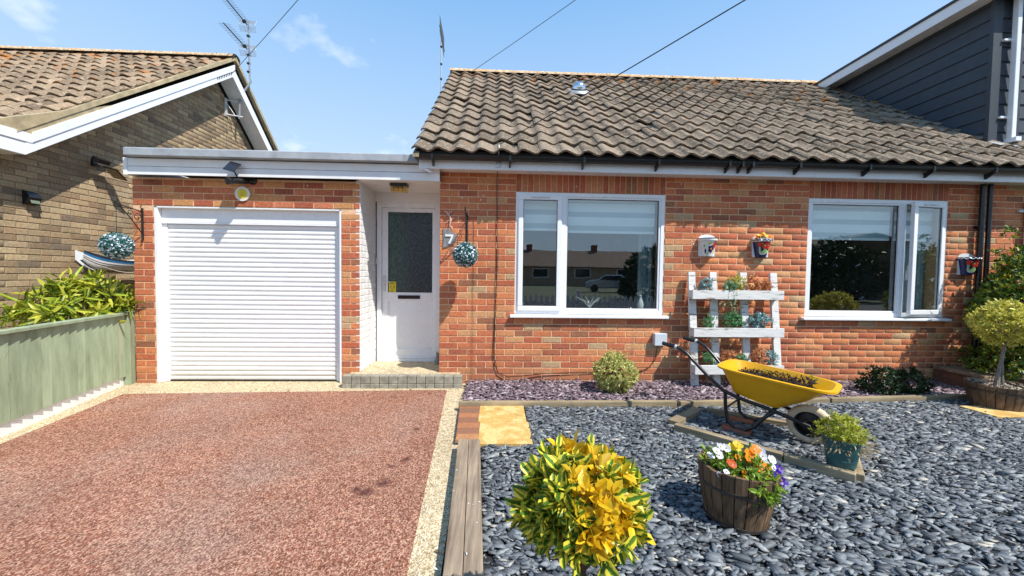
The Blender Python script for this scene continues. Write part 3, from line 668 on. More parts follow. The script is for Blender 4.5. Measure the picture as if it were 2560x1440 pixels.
# yellow notice with a smiling face, stuck on the glass
nt = thing('door_notice', 'small yellow notice with a smiling face on the front door glass', 'sticker', (-1.385, DY - .0135, 1.12))
build('card', MB().box(-.045, .045, 0, .002, -.072, .072), YELS, nt)
def ring(mb, cx, cz, r0, r1, y, n=28, a0=0, a1=2 * PI, th=.0015):
    vs = []; fs = []
    for k in range(n + 1):
        a = a0 + (a1 - a0) * k / n
        for rr in (r0, r1):
            for yy in (y, y - th): vs.append((cx + rr * math.cos(a), yy, cz + rr * math.sin(a)))
    for k in range(n):
        b = k * 4; fs += [(b + 1, b + 3, b + 7, b + 5), (b, b + 1, b + 5, b + 4), (b + 2, b + 6, b + 7, b + 3)]
    return mb.add(vs, fs)
def disc(mb, cx, cz, r, y, n=20, th=.0015):
    vs = [(cx + r * math.cos(2 * PI * k / n), y, cz + r * math.sin(2 * PI * k / n)) for k in range(n)]
    return mb.add(vs + [(a, b - th, c) for a, b, c in vs], [tuple(range(n, 2 * n))] + [(k, (k + 1) % n, n + (k + 1) % n, n + k) for k in range(n)])
fa = MB(); ring(fa, 0, 0, .027, .031, -.0005); ring(fa, 0, .002, .014, .0175, -.0005, 12, PI * 1.15, PI * 1.85); disc(fa, -.010, .009, .004, -.0005, 8); disc(fa, .010, .009, .004, -.0005, 8)
for q in range(6): fa.box(-.034 + q * .0115, -.026 + q * .0115, -.002, -.0005, .045, .060)
fa.box(-.028, .028, -.002, -.0005, -.052, -.048).box(-.022, .022, -.002, -.0005, -.060, -.056)
build('print', fa, BLK, nt)

# eaves: soffit, fascia, gutter
EX1 = 9.5
build('soffit', MB().box(-.80, MX1, -.185, .006, 2.492, 2.506), WPAINT, bu)
fas = MB().box(-.86, 2.85, -.205, -.185, 2.478, 2.60); build('fascia_board', fas, UPVC, bu)
build('fascia_board', MB().box(2.853, MX1, -.205, -.185, 2.478, 2.60).box(2.835, 2.87, -.207, -.205, 2.479, 2.599), UPVC, bu)
build('fascia_end', MB().box(-.862, -.835, -.208, .0, 2.474, 2.60).prism([(-.862, 2.475), (-.80, 2.475), (-.735, 2.44), (-.76, 2.43)], -.205, -.19, 'y'), UPVC, bu)
def half_gutter(x0, x1, parent):
    m = MB(); n = 8; r = .052; vs = []
    for x in (x0, x1):
        for k in range(n + 1):
            a = PI + PI * k / n; vs.append((x, -.262 + r * math.cos(a), 2.607 + r * math.sin(a)))
        for k in range(n + 1):
            a = 2 * PI - PI * k / n; vs.append((x, -.262 + (r - .005) * math.cos(a), 2.607 + (r - .005) * math.sin(a)))
    N = 2 * (n + 1); m.add(vs, [(k, (k + 1) % N, N + (k + 1) % N, N + k) for k in range(N)] + [tuple(range(n + 1)), tuple(range(N, N + n + 1))])
    return build('gutter', m, BLK, parent, smooth=True)
gu = half_gutter(-.905, MX1, bu)
for px in (-.72, .13, .95, 1.79, 2.60, 2.75, 2.87, 3.42, 4.24, 5.00, 5.75):
    build('gutter_bracket', MB().box(px - .012, px + .012, -.318, -.2, 2.548, 2.556).box(px - .012, px + .012, -.318, -.312, 2.552, 2.612).prism([(-.207, 2.50), (-.222, 2.50), (-.30, 2.548), (-.207, 2.555)], px - .009, px + .009, 'x'), BLK, gu)
for i in range(16):
    px = -.62 + i * .41; build('fixing', MB().prism([(px + .006 * math.cos(k), 2.588 + .006 * math.sin(k)) for k in np.linspace(0, 5.2, 6)], -.2075, -.205, 'y'), GREYM, bu)
build('downpipe', MB().tube([(5.95, -.05, 2.49), (5.95, -.05, .02)], .027, 12), BLK, bu, smooth=True)
for z in (1.95, 1.0): build('pipe_clip', MB().box(5.91, 5.99, -.02, .0, z, z + .03).tube([(5.95, -.05, z), (5.95, -.05, z + .03)], .033, 12), BLK, bu)

# roof tiles
TW, TG = .232, .3105
def tile_t(seed, W=TW, Lt=.36, A=.023, th=.022, lift=.031):
    r = random.Random(seed); n = 12; v = []; f = []
    def h(x):
        s_ = x / W * 2 * PI; return A * math.sin(s_ + .35 * math.sin(s_)) + r.uniform(-.0012, .0012)
    xs = [W * 1.06 * i / n for i in range(n + 1)]
    hs = [h(x) for x in xs]
    for i, x in enumerate(xs): v += [(x, 0 + r.uniform(-.003, .003), hs[i] + lift), (x, Lt, hs[i]), (x, .004, hs[i] + lift - th)]
    for i in range(n): a = 3 * i; b = a + 3; f += [(a, b, b + 1, a + 1), (a + 2, b + 2, b, a)]
    f += [(0, 1, 2), (3 * n, 3 * n + 2, 3 * n + 1)]
    return Templ(v, f)
TT = [tile_t(k) for k in range(4)]
def tiles(x0, ncol, y0, z0, nrow, slope, keep=None, flip=1):
    c, s_ = math.cos(slope), math.sin(slope); out = []
    for r in range(nrow):
        for k in range(ncol):
            x = x0 + k * TW; y = y0 + r * TG * c * flip; z = z0 + r * TG * s_
            if keep and not keep(x, y, z): continue
            e = Euler((random.gauss(0, .013), random.gauss(0, .012), random.gauss(0, .016))).to_matrix(); y += random.gauss(0, .005)
            ex = e @ Vector((1, 0, 0)); b = np.array(e); B = np.array([[1, 0, 0], [0, c, s_], [0, -s_, c]]).T
            m = np.eye(4); m[:3, :3] = B @ b; m[:3, 3] = (x, y, z + random.uniform(-.002, .002)); out.append((random.randrange(4), m))
    return out
SL = math.atan2(5.255 - 2.625, 3.10 + .335)
NC = int(round((6.06 + .93) / TW)) 
rf = tiles(-.935, NC, -.335, 2.628, 14, SL)
pieces('roof_tile', bu, TT, rf, TILE, 300)
def deck(x0, x1, parent, y0=-.28, z0=2.645, y1=3.10, z1=5.235, back=6.4):
    return build('roof_deck', MB().prism([(y0, z0), (y1, z1), (back, z0), (back, z0 - .03), (y1, z1 - .04), (y0, z0 - .03)], x0, x1, 'x'), m_dark, parent)
m_dark = m_plain('dark roofing felt', (.03, .028, .025), .9)
deck(-.90, 6.06, bu)
rt_ = MB()
def ridge_tile(L=.44, r=.125):
    v = []; f = []; n = 8
    for x, rr in ((0, r), (L, r * .96)):
        for k in range(n + 1):
            a = PI * k / n; v.append((x, rr * math.cos(a), rr * .72 * math.sin(a)))
    for k in range(n): f.append((k, k + 1, n + 2 + k, n + 1 + k))
    f.append(tuple(range(n + 1))); return Templ(v, f)
RT = [ridge_tile()]
rm = [(0, frame((-.95 + i * .437, 3.10, 5.222 + random.uniform(-.004, .004)), (1, 0, 0), (0, 1, 0), (0, 0, 1))) for i in range(16)]
pieces('ridge_tile', bu, RT, rm, RIDGE, 300, smooth=True)
build('verge_mortar', MB().prism([(-.33, 2.60), (3.10, 5.215), (3.10, 5.18), (-.33, 2.565)], -.925, -.86, 'x'), VERGE, bu)
build('barge_board', MB().prism([(-.2, 2.61), (3.10, 5.14), (6.4, 2.61), (6.4, 2.47), (3.10, 5.0), (-.2, 2.47)], -.885, -.862, 'x'), UPVC, bu)
# sun tunnel dome on the roof, flue pipes behind the ridge
def on_roof(x, y, up=0): return Vector((x, y, 2.628 + (y + .335) * math.tan(SL) + up))
vd = build('roof_dome', MB(), DOME, bu) if False else None
Mr = Matrix.Translation(on_roof(1.335, 1.93, .03)) @ Matrix.Rotation(SL * .85, 4, 'X')
prof = [(.115, .0), (.115, .045)] + [(.112 * math.cos(a), .05 + .105 * math.sin(a)) for a in np.linspace(0, PI / 2, 8)]
vd = build('sun_tunnel', MB().lathe(prof, 20, Mr), DOME, bu, smooth=True, label='silver domed sun tunnel on the roof')
build('flashing', MB().lathe([(.19, -.01), (.175, .012), (.125, .03), (.118, .02)], 20, Mr), LEAD, vd, smooth=True)
build('collar', MB().lathe([(.122, .03), (.122, .048), (.115, .048)], 20, Mr), BLK, vd, smooth=True)
build('flue', MB().tube([(5.10, 3.55, 5.05), (5.28, 3.45, 5.40)], .058, 12), m_plain('rusty brown flue', (.05, .03, .022), .6), bu, smooth=True)
build('flue_cap', MB().lathe([(.09, 0), (.12, .02), (.09, .05), (.0, .06)], 14, Matrix.Translation((4.92, 3.4, 5.315))), BLK, bu, smooth=True)

# ================================================================== RIGHT-HAND SEMI with dormer
sn = thing('neighbouring_semi', 'right hand half of the pair with dark blue clad dormer above the tiles', 'house')
NX = 6.0
nb = brick_wall(NX, 8.6, -.03, 34, (0, 0, 0), (1, 0, 0), (0, -1, 0))
pieces('brick', sn, BT, nb, BR, 200)
build('wall', MB().box(NX, 9.4, .005, .25, -.03, 2.52).box(9.3, 9.4, .25, 6.4, 0, 2.52), MORT, sn)
build('soffit', MB().box(NX, 9.4, -.185, .006, 2.492, 2.506), WPAINT, sn)
build('fascia_board', MB().box(NX + .002, 9.4, -.205, -.185, 2.478, 2.60), UPVC, sn)
half_gutter(NX, 9.4, sn)
build('downpipe', MB().tube([(6.045, -.05, 2.49), (6.045, -.05, .02)], .024, 12), BLK, sn, smooth=True)
wdp = build('downpipe', MB().box(6.55, 6.62, -.08, -.015, 1.5, 2.3), UPVC, sn, bevel=.01)
build('pipe_clip', MB().box(6.47, 6.64, -.03, -.0, 2.16, 2.19), PALE, wdp)
DXC = 6.5
nt_ = tiles(-.935 + NC * TW, 14, -.335, 2.628, 14, SL, keep=lambda x, y, z: x < DXC or y < .3)
pieces('roof_tile', sn, TT, nt_, TILE, 300)
deck(6.062, 9.4, sn)
rm = [(0, frame((-.95 + i * .437, 3.10, 5.222), (1, 0, 0), (0, 1, 0), (0, 0, 1))) for i in range(16, 18)]
pieces('ridge_tile', sn, RT, rm, RIDGE, 10, smooth=True)
dm = build('dormer', MB().prism([(.36, 3.10), (3.0, 5.12), (3.2, 5.12), (3.2, 2.9), (.36, 2.9)], DXC + .02, 9.3, 'x').prism([(.36, 2.9), (.36, 5.02), (3.3, 5.02), (3.3, 2.9)], DXC + .022, 9.3, 'x'), m_dark, sn)
# cheek cladding: overlapping horizontal boards, clipped by the roof slope
zb = 3.10; k = 0
while zb < 5.0:
    y1 = min(3.1, (zb + .02 - 2.628) / math.tan(SL) - .335 + .10); z1 = min(zb + .185, 5.0)
    y1b = min(3.1, (z1 - 2.628) / math.tan(SL) - .335 + .10)
    if y1 > .4:
        P = [(.372, zb), (y1, zb), (y1b, z1), (.372, z1)]
        v = [(DXC - .012, P[0][0], P[0][1]), (DXC - .012, P[1][0], P[1][1]), (DXC + .004, P[2][0], P[2][1]), (DXC + .004, P[3][0], P[3][1])]
        v += [(DXC + .021, a, b) for a, b in P]
        build('cladding_board', MB().add(v, [(0, 1, 2, 3), (4, 7, 6, 5), (0, 4, 5, 1), (1, 5, 6, 2), (2, 6, 7, 3), (3, 7, 4, 0)]), BOARDG, dm)
    v0 = zb
    v = [(DXC + .11, .338, v0), (9.3, .338, v0), (9.3, .354, z1), (DXC + .11, .354, z1), (DXC + .11, .36, v0), (9.3, .36, v0), (9.3, .36, z1), (DXC + .11, .36, z1)]
    build('cladding_board', MB().add(v, [(0, 1, 2, 3), (4, 7, 6, 5), (0, 4, 5, 1), (1, 5, 6, 2), (2, 6, 7, 3), (3, 7, 4, 0)]), BOARDG, dm, label='grey blue board of the dormer front')
    zb += .185; k += 1
build('corner_trim', MB().box(DXC - .02, DXC + .1, .328, .372, 3.06, 5.02), BOARDG, dm)
build('corner_trim', MB().box(6.80, 6.90, .326, .34, 3.06, 5.02), BOARDG, dm)
build('dormer_fascia', MB().box(6.27, 6.295, .14, 2.96, 4.985, 5.135).box(6.27, 9.4, .12, .14, 4.985, 5.135), UPVC, dm)
build('dormer_soffit', MB().box(6.295, DXC, .14, 2.96, 5.0, 5.012), UPVC, dm)
build('dormer_roof', MB().box(6.25, 9.4, .10, 3.15, 5.136, 5.17), BLK, dm)
build('roof_end', MB().prism([(2.965, 5.0), (3.2, 5.12), (3.2, 5.02), (2.965, 4.93)], 6.25, 6.48, 'x'), LEAD, dm)
build('dormer_downpipe', MB().box(7.0 - .30, 7.0 - .24, .25, .31, 3.16, 5.0).box(6.69, 6.77, .20, .325, 3.12, 3.18), UPVC, dm, bevel=.006)
for z in (3.45, 4.45): build('pipe_clip', MB().box(6.60, 6.78, .30, .335, z, z + .025), UPVC, dm)
fl = MB(); n = 30; vs = []
for i in range(n + 1):
    x = DXC - .05 + i * .09; a = .02 * math.sin(i * 1.9); vs += [(x, .345, 3.15), (x, .30, 3.135 + a * .5), (x, .17, 3.05 + a)]
fl.add(vs, [(3 * i + j, 3 * i + j + 1, 3 * i + j + 4, 3 * i + j + 3) for i in range(n) for j in (0, 1)]); build('flashing', fl, LEAD, dm, smooth=True)

# ================================================================== LEFT NEIGHBOUR
nbh = thing('neighbouring_bungalow', 'buff brick bungalow on the left with lichen tiles and white barge boards', 'bungalow')
WX = -5.5; AY, AZ = 3.35, 5.20; YF, YB = -.45, 7.1
sf = (5.035 - 2.56) / (3.173 + .076); sb = .93
def under(a, b, z):   # a,b are Y positions along the wall
    top = 2.56 + (min(b, 3.17) + .076) * sf if a < 3.17 else 5.035 - (b - 3.17) * sb
    top2 = 5.035 - max(0, b - 3.17) * sb
    return z + .06 < min(2.56 + (max(a, -.076) + .076) * sf + .06, top2 + .06)
nw = brick_wall(-.6, 6.4, -.03, 68, (WX, 0, 0), (0, 1, 0), (1, 0, 0), limit_fn=under)
pieces('brick', nbh, BT, nw, BRN, 300, only_front=lambda p: p.z > 2.6 or p.y < 1.35)
build('wall', MB().prism([(-.6, -.03), (-.6, 2.6), (-.05, 2.6), (3.17, 5.06), (6.2, 2.3), (6.2, -.03)], WX - .2, WX - .005, 'x').box(-10, WX - .2, -.6, -.4, -.03, 2.6), MORTN, nbh)
def barge(y0, z0, y1, z1, x0, x1, h, name, mat):
    return build(name, MB().prism([(y0, z0), (y1, z1), (y1, z1 + h), (y0, z0 + h)], x0, x1, 'x'), mat, nbh)
ym = .95; zm = 2.56 + (ym + .076) * sf
barge(-.076, 2.56, ym - .004, zm, -5.215, -5.195, .13, 'barge_board', UPVC)
barge(ym, zm, 3.25, 2.56 + 3.326 * sf, -5.215, -5.195, .13, 'barge_board', UPVC)
barge(-.02, 2.71, 3.30, 2.71 + 3.32 * sf, -5.21, -5.185, .11, 'barge_capping', WPAINT)
za_ = 2.56 + 3.326 * sf
build('barge_board', MB().prism([(3.25, za_), (6.4, za_ - 3.15 * sb), (6.4, za_ + .20 - 3.15 * sb), (3.25, za_ + .20)], -5.215, -5.195, 'x'), UPVC, nbh)
build('verge_infill', MB().prism([(-.3, 2.70), (-.02, 2.70), (.9, 3.45), (.9, 3.52), (-.3, 2.86)], -5.26, -5.195, 'x'), VERGE, nbh)
build('eaves_box', MB().box(-5.45, -5.2, -1.0, -.076, 2.555, 2.70).box(-5.9, -5.19, -1.0, -.02, 2.70, 2.80), UPVC, nbh)
build('gable_soffit', MB().prism([(-.05, 2.575), (3.25, za_ + .02), (3.25, za_ + .035), (-.05, 2.59)], WX, -5.21, 'x').prism([(3.25, za_ + .02), (6.4, za_ + .02 - 3.15 * sb), (6.4, za_ + .035 - 3.15 * sb), (3.25, za_ + .035)], WX, -5.21, 'x'), WPAINT, nbh)
sln = math.atan(sf)
NR = 14
tn = tiles(-5.27 - 21 * TW, 21, -.14, 2.835, NR, sln)
pieces('roof_tile', nbh, TT, tn, TILEN, 300)
zr = 2.835 + NR * TG * math.sin(sln); yr = -.14 + NR * TG * math.cos(sln)
build('roof_deck', MB().prism([(-.1, 2.84), (yr, zr + .005), (6.6, zr - (6.6 - yr) * sb), (6.6, zr - .05 - (6.6 - yr) * sb), (yr, zr - .05), (-.1, 2.80)], -10.3, -5.24, 'x'), m_dark, nbh)
# uneven bed of verge mortar
vm = MB(); n = 46; vs = []
for i in range(n + 1):
    f_ = i / n; y = -.16 + (yr + .16) * f_; z = 2.79 + (zr - 2.79) * f_ + .0
    j = random.uniform(-.012, .012); vs += [(-5.30 + j * 2, y, z + .030), (-5.188, y, z + .045 + j), (-5.186, y, z - .02)]
vm.add(vs, [(3 * i + j, 3 * i + j + 3, 3 * i + j + 4, 3 * i + j + 1) for i in range(n) for j in (0, 1)]); build('verge_mortar', vm, VERGE, nbh, smooth=True)
build('verge_mortar', MB().prism([(yr, zr + .04), (6.6, zr + .04 - (6.6 - yr) * sb), (6.6, zr - .04 - (6.6 - yr) * sb), (yr, zr - .04)], -5.35, -5.17, 'x'), VERGE, nbh)
rm = [(0, frame((-5.61 - i * .437, yr, zr - .0), (1, 0, 0), (0, 1, 0), (0, 0, 1))) for i in range(11)]
pieces('ridge_tile', nbh, RT, rm, RIDGE, 300, smooth=True)
rv = build('ridge_end', MB().tube([(-5.18, yr - .10, zr - .02), (-5.172, yr - .05, zr + .06), (-5.172, yr + .03, zr + .065), (-5.18, yr + .11, zr - .03)], .01, 6), BLK, nbh)
for i in range(9): build('soffit_vent', MB().box(-5.1945, -5.190, 2.83 + i * .045, 2.845 + i * .045, 2.62 + (2.906 + i * .045) * sf - .0, 2.675 + (2.906 + i * .045) * sf), DARKVOID, nbh)

# neighbour's wall lights
def floodlight():
    t = thing('flood_light', 'solar flood light with tilted panel high on the buff brick gable', 'light', (WX, .92, 2.70))
    build('mount', MB().box(0, .03, -.03, .03, 0, .10).tube([(.02, 0, .04), (.09, 0, .0)], .008, 6), BLK, t, bevel=.003)
    Mx = Matrix.Translation((.12, -.03, .06)) @ Euler((0, math.radians(28), 0)).to_matrix().to_4x4()
    build('lamp_head', MB().box(-.03, .06, -.09, .08, -.01, .05, Mx), BLK, t, bevel=.006)
    M2 = Matrix.Translation((.16, .12, -.06)) @ Euler((math.radians(-34), math.radians(12), 0)).to_matrix().to_4x4()
    build('solar_panel', MB().box(-.09, .10, -.10, .11, 0, .012, M2), BLK, t, bevel=.002)
    build('panel_face', MB().box(-.075, .085, -.085, .095, -.003, -.001, M2), m_plain('tan lamp lens', hexc('8d7c5f'), .3), t)
    return t
floodlight()
wl_ = thing('wall_lamp', 'small black solar lamp on the buff wall near the left edge', 'light', (WX, .19, 2.13))
build('housing', MB().prism([(0, .08), (.06, .06), (.085, .0), (.06, -.07), (0, -.08)], -.06, .06, 'y'), BLK, wl_, bevel=.003)
build('solar_panel', MB().box(-.001, .055, -.05, .05, .002, .004, Matrix.Translation((.005, 0, .085)) @ Euler((0, math.radians(18), 0)).to_matrix().to_4x4()), m_plain('cream reflector', hexc('b5ab83'), .3), wl_)
build('lens', MB().box(-.002, .002, -.045, .045, -.03, .03, Matrix.Translation((.076, 0, -.038)) @ Euler((0, math.radians(-20), 0)).to_matrix().to_4x4()), m_plain('green grey lens', hexc('6d7561'), .2), wl_)

# ================================================================== FENCE, aucuba
fe = thing('garden_fence', 'sage green close boarded fence with capping rail and white gravel board', 'fence', (-4.2, -.03, 0), math.atan2(-1.47, .41))
NB_ = 38
bl = MB().add([(0, -.006, .10), (.106, .014, .10), (.106, .014, .80), (0, -.006, .80), (0, .020, .10), (.106, .020, .10), (.106, .020, .80), (0, .020, .80)], [(0, 1, 2, 3), (4, 7, 6, 5), (0, 4, 5, 1), (1, 5, 6, 2), (2, 6, 7, 3), (3, 7, 4, 0)])
ma = bl.mesh('board'); ma.materials.append(SAGE)
for i in range(NB_):
    o = bpy.data.objects.new('board', ma); COL.objects.link(o); o.parent = fe; o.location = (.07 + i * .098, -.0, random.uniform(-.006, .006) - (0 if i % 1 else 0))
build('capping_rail', MB().box(.06, 3.9, -.035, .045, .795, .825), SAGE, fe, bevel=.004)
build('gravel_board', MB().box(.06, 3.9, .02, .05, -.02, .115), WPAINT, fe)
build('post', MB().box(-.035, .055, -.045, .045, -.02, .83), SAGE, fe, bevel=.004)
build('post', MB().box(1.9, 1.98, .03, .11, -.02, .8), SAGE, fe, bevel=.004)
fe.scale = (1, -1, 1)

# ------------------------------------------------------------------ foliage
def leaf_t(curl=.12, fold=.18, wid=.42, tip=1.0):
    v = [(0, 0, 0), (.30, wid * .42, fold * .42 * wid), (.30, -wid * .42, fold * .42 * wid), (.32, 0, -.02), (.66, wid * .5 * .85, fold * .5 * wid - curl * .4), (.66, -wid * .5 * .85, fold * .5 * wid - curl * .4), (.66, 0, -.02 - curl * .4), (1, 0, -curl * tip)]
    f = [(0, 3, 1), (0, 2, 3), (1, 3, 6, 4), (3, 2, 5, 6), (4, 6, 7), (6, 5, 7)]
    uv = [(0, .5), (.3, 1), (.3, 0), (.32, .5), (.66, 1), (.66, 0), (.66, .5), (1, .5)]
    return Templ(v, f, uv)
LT = [leaf_t(.10, .5, .44), leaf_t(.28, .35, .5), leaf_t(-.05, .6, .40)]
LB = [leaf_t(.10, .45, .60), leaf_t(.25, .3, .66), leaf_t(-.05, .5, .54)]
LN = [leaf_t(.25, .4, .30), leaf_t(.4, .3, .26), leaf_t(.1, .5, .33)]
def orient(p, dirv, s, roll=None, up=(0, 0, 1)):
    x = Vector(dirv).normalized(); u = Vector(up) + Vector((random.gauss(0, .25), random.gauss(0, .25), random.gauss(0, .25)))
    y = u.cross(x)
    if y.length < 1e-3: y = Vector((1, 0, 0)).cross(x)
    y.normalize(); z = x.cross(y)
    if roll:
        q = Matrix.Rotation(random.gauss(0, roll), 3, x); y = q @ y; z = q @ z
    return frame(p, x, y, z, (s, s, s))
def rdir():
    v = Vector((random.gauss(0, 1), random.gauss(0, 1), random.gauss(0, 1))); return v.normalized()
def sprigs(c, rad, n, leaves, size, inner=.55, lump=.18, spread=(.5, 1.25), flat=0, upb=.25, seed=0, minz=None):
    out = []; cx_, cy_, cz_ = c
    ph = [random.uniform(0, 6) for _ in range(6)]
    for i in range(n):
        d = rdir(); k = 1 + lump * (math.sin(d.x * 4 + ph[0]) * math.sin(d.y * 4 + ph[1]) + .7 * math.sin(d.z * 5 + ph[2]))
        t = (inner + (1 - inner) * random.random() ** .5) * k
        p = Vector((cx_ + d.x * rad[0] * t, cy_ + d.y * rad[1] * t, cz_ + d.z * rad[2] * t))
        if minz is not None and p.z < minz: continue
        ax = (d + Vector((0, 0, upb)) + rdir() * .35).normalized()
        a0 = random.uniform(0, 6.28)
        u = ax.orthogonal().normalized(); w_ = ax.cross(u)
        for j in range(leaves):
            a = a0 + j * 2.4; sp = random.uniform(*spread) if j < leaves - 1 else .25
            dv = ax * math.cos(sp) + (u * math.cos(a) + w_ * math.sin(a)) * math.sin(sp)
            out.append((random.randrange(3), orient(p + ax * (j * size * .12), dv, size * random.uniform(.75, 1.2), .3, ax)))
    return out
def stuff_leaves(name, parent, tm, mats, mat):
    me = merged(name, tm, mats, rng.random(len(mats)), mat); o = bpy.data.objects.new(name, me); COL.objects.link(o); o.parent = parent; o['kind'] = 'stuff'; return o

# foreground golden topiary
TP = Vector((.238, -3.5, 0))
tp = thing('topiary_shrub', 'golden variegated euonymus standard in the foreground left of the pansy barrel', 'shrub', TP)
build('trunk', MB().tube([(0.01, 0, 0), (.012, .0, .2), (.004, 0, .45), (-.01, .01, .58)], [.026, .024, .021, .014], 10), BARKD, tp, smooth=True)
for q in range(9):
    a = q * 2.4; build('branch', MB().tube([(0, 0, .48), (.06 * math.cos(a), .06 * math.sin(a), .56), (.11 * math.cos(a), .11 * math.sin(a), .62 + .03 * (q % 3))], [.01, .007, .004], 6), BARKD, tp, smooth=True)
random.seed(21)
sg = sprigs((0, 0, .680), (.140, .132, .092), 240, 7, .045, inner=.4, lump=.13, seed=1, upb=.45) 
gold = []; var = []
for k, m in sg:
    x, z = m[0, 3], m[2, 3]
    gz = math.sin(x * 21 + 1.4) * .45 + (z - .688) * 4.2 + x * 3.4
    cl = math.sin(x * 37 + 2) * math.sin(m[1, 3] * 35 + 1) * math.sin(z * 39)
    (gold if (gz + cl * .9 + random.gauss(0, .12)) > .42 else var).append((k, m))
pieces('leaf', tp, LB, var, L_VAR, 190, 'leaves')
pieces('leaf', tp, LB, gold, L_GOLD, 110, 'golden_leaves')

# aucuba behind the fence
AU = Vector((-4.62, -.15, 0))
au = thing('aucuba_shrub', 'yellow green spotted aucuba leaning over the green fence', 'shrub', AU)
for q in range(12):
    a = random.uniform(0, 6.28); build('stem', MB().tube([(0, 0, 0), (.15 * math.cos(a), .15 * math.sin(a), .5), (.4 * math.cos(a), .32 * math.sin(a), 1.0)], [.014, .01, .006], 6), BARKD, au, smooth=True)
am = sprigs((.03, .06, .88), (.38, .40, .24), 105, 7, .145, inner=.5, lump=.1, spread=(.7, 1.45), upb=.2) + sprigs((-.04, -.1, .80), (.34, .34, .18), 52, 7, .14, inner=.5, spread=(.7, 1.45), upb=.2) + sprigs((.12, .18, 1.05), (.2, .2, .16), 24, 7, .13, inner=.4, spread=(.6, 1.4), upb=.4)
pieces('leaf', au, LN, am, L_AUC, 300, 'leaves')

# variegated evergreen on the right, standard in half barrel
def bush(name, label, loc, parts_, mat, tm, stems=8, h=.8, cat='shrub', group=None):
    t = thing(name, label, cat, loc, 0, group)
    for q in range(stems):
        a = random.uniform(0, 6.28); rr = random.uniform(.2, .7)
        build('stem', MB().tube([(0, 0, 0), (.2 * rr * math.cos(a), .2 * rr * math.sin(a), h * .45), (.4 * h * rr * math.cos(a), .3 * h * rr * math.sin(a), h)], [.012, .009, .005], 5), BARKD, t, smooth=True)
    ms = []
    for pr_ in parts_: ms += sprigs(*pr_[0], **pr_[1])
    stuff_leaves('foliage', t, tm, ms, mat); return t
bush('evergreen_shrub', 'tall dark green variegated evergreen against the wall at the right edge', (6.12, -.42, 0),
     [(((0, 0, .95), (.58, .36, .68), 900, 7, .055), dict(inner=.6, lump=.12)), (((-.1, 0, .35), (.46, .34, .35), 320, 7, .055), dict(inner=.6)), (((.3, 0, 1.35), (.5, .36, .38), 380, 7, .055), dict(inner=.6)), (((-.22, .05, 1.72), (.1, .1, .2), 14, 6, .05), dict(inner=.3))], L_DARK, LT, 14, 1.3)
bush('low_shrub', 'small dark shrub in the plum slate left of its twin', (4.27, -.50, .03), [(((0, 0, .12), (.17, .13, .14), 170, 6, .042), dict(inner=.5))], L_DKST, LT, 5, .15, group='two small dark shrubs by the wall')
bush('low_shrub', 'small dark shrub in the plum slate nearer the planted half barrel', (4.62, -.48, .03), [(((0, 0, .12), (.18, .13, .14), 180, 6, .042), dict(inner=.5))], L_DKST, LT, 5, .15, group='two small dark shrubs by the wall')
bush('round_bush', 'rounded yellow green bush against the wall under the left window', (1.31, -.42, .03), [(((0, 0, .20), (.225, .19, .19), 520, 7, .034), dict(inner=.55, lump=.06)), (((-.02, 0, .40), (.07, .06, .06), 30, 6, .03), dict(inner=.4)), (((.1, 0, .36), (.05, .05, .06), 20, 6, .03), dict(inner=.4))], L_BUSH, LT, 8, .3)

def half_barrel(name, label, loc, r0, r1, h, sx, sy, n, mat, hoops, cat, group=None, rz=0):
    t = thing(name, label, cat, loc, rz, group)
    for k in range(n):
        a0 = 2 * PI * k / n + .012; a1 = 2 * PI * (k + 1) / n - .012; vs = []; m_ = 2; hh = h + random.uniform(-.006, .004); dr_ = random.uniform(-.0015, .0015)
        for z, rr in ((0, r0), (h * .5, (r0 + r1) / 2 + .006), (hh, r1)):
            for q in range(m_ + 1):
                a = a0 + (a1 - a0) * q / m_
                for th in (0, .018): vs.append(((rr - th + dr_) * math.cos(a) * sx, (rr - th + dr_) * math.sin(a) * sy, z))
        C = (m_ + 1) * 2; fs = []
        for zi in range(2):
            for q in range(m_):
                a = zi * C + q * 2; fs += [(a, a + 2, a + 2 + C, a + C), (a + 1, a + 1 + C, a + 3 + C, a + 3)]
            a = zi * C; fs += [(a, a + C, a + 1 + C, a + 1), (a + C - 2, a + C - 1, a + 2 * C - 1, a + 2 * C - 2)]
        for q in range(m_): a = 2 * C + q * 2; fs += [(a, a + 2, a + 3, a + 1)]
        build('stave', MB().add(vs, fs), mat, t)
    for z, hw in hoops:
        rr = r0 + (r1 - r0) * z / h + .005
        rp = r0 + (r1 - r0) * (z + hw) / h + .005
        build('hoop', MB().lathe([(rr - .003, z), (rr + .003, z), (rp + .003, z + hw), (rp - .003, z + hw), (rr - .003, z)], 40, sx=sx, sy=sy), m_plain('rusty iron hoop', hexc('4a423c'), .6, .4, var=.3, scale=30), t, smooth=True)
    sm = MB(); vs = [(0, 0, h * .86)]; nr = 7; nn = 20
    for i in range(1, nr + 1):
        for k in range(nn):
            rr = (r1 - .02) * i / nr; vs.append((rr * math.cos(k * 2 * PI / nn) * sx, rr * math.sin(k * 2 * PI / nn) * sy, h * .86 + random.uniform(-.008, .008)))
    fs = [(0, 1 + k, 1 + (k + 1) % nn) for k in range(nn)] + [(1 + (i - 1) * nn + k, 1 + i * nn + k, 1 + i * nn + (k + 1) % nn, 1 + (i - 1) * nn + (k + 1) % nn) for i in range(1, nr) for k in range(nn)]
    build('soil', sm.add(vs, fs), SOIL, t); return t
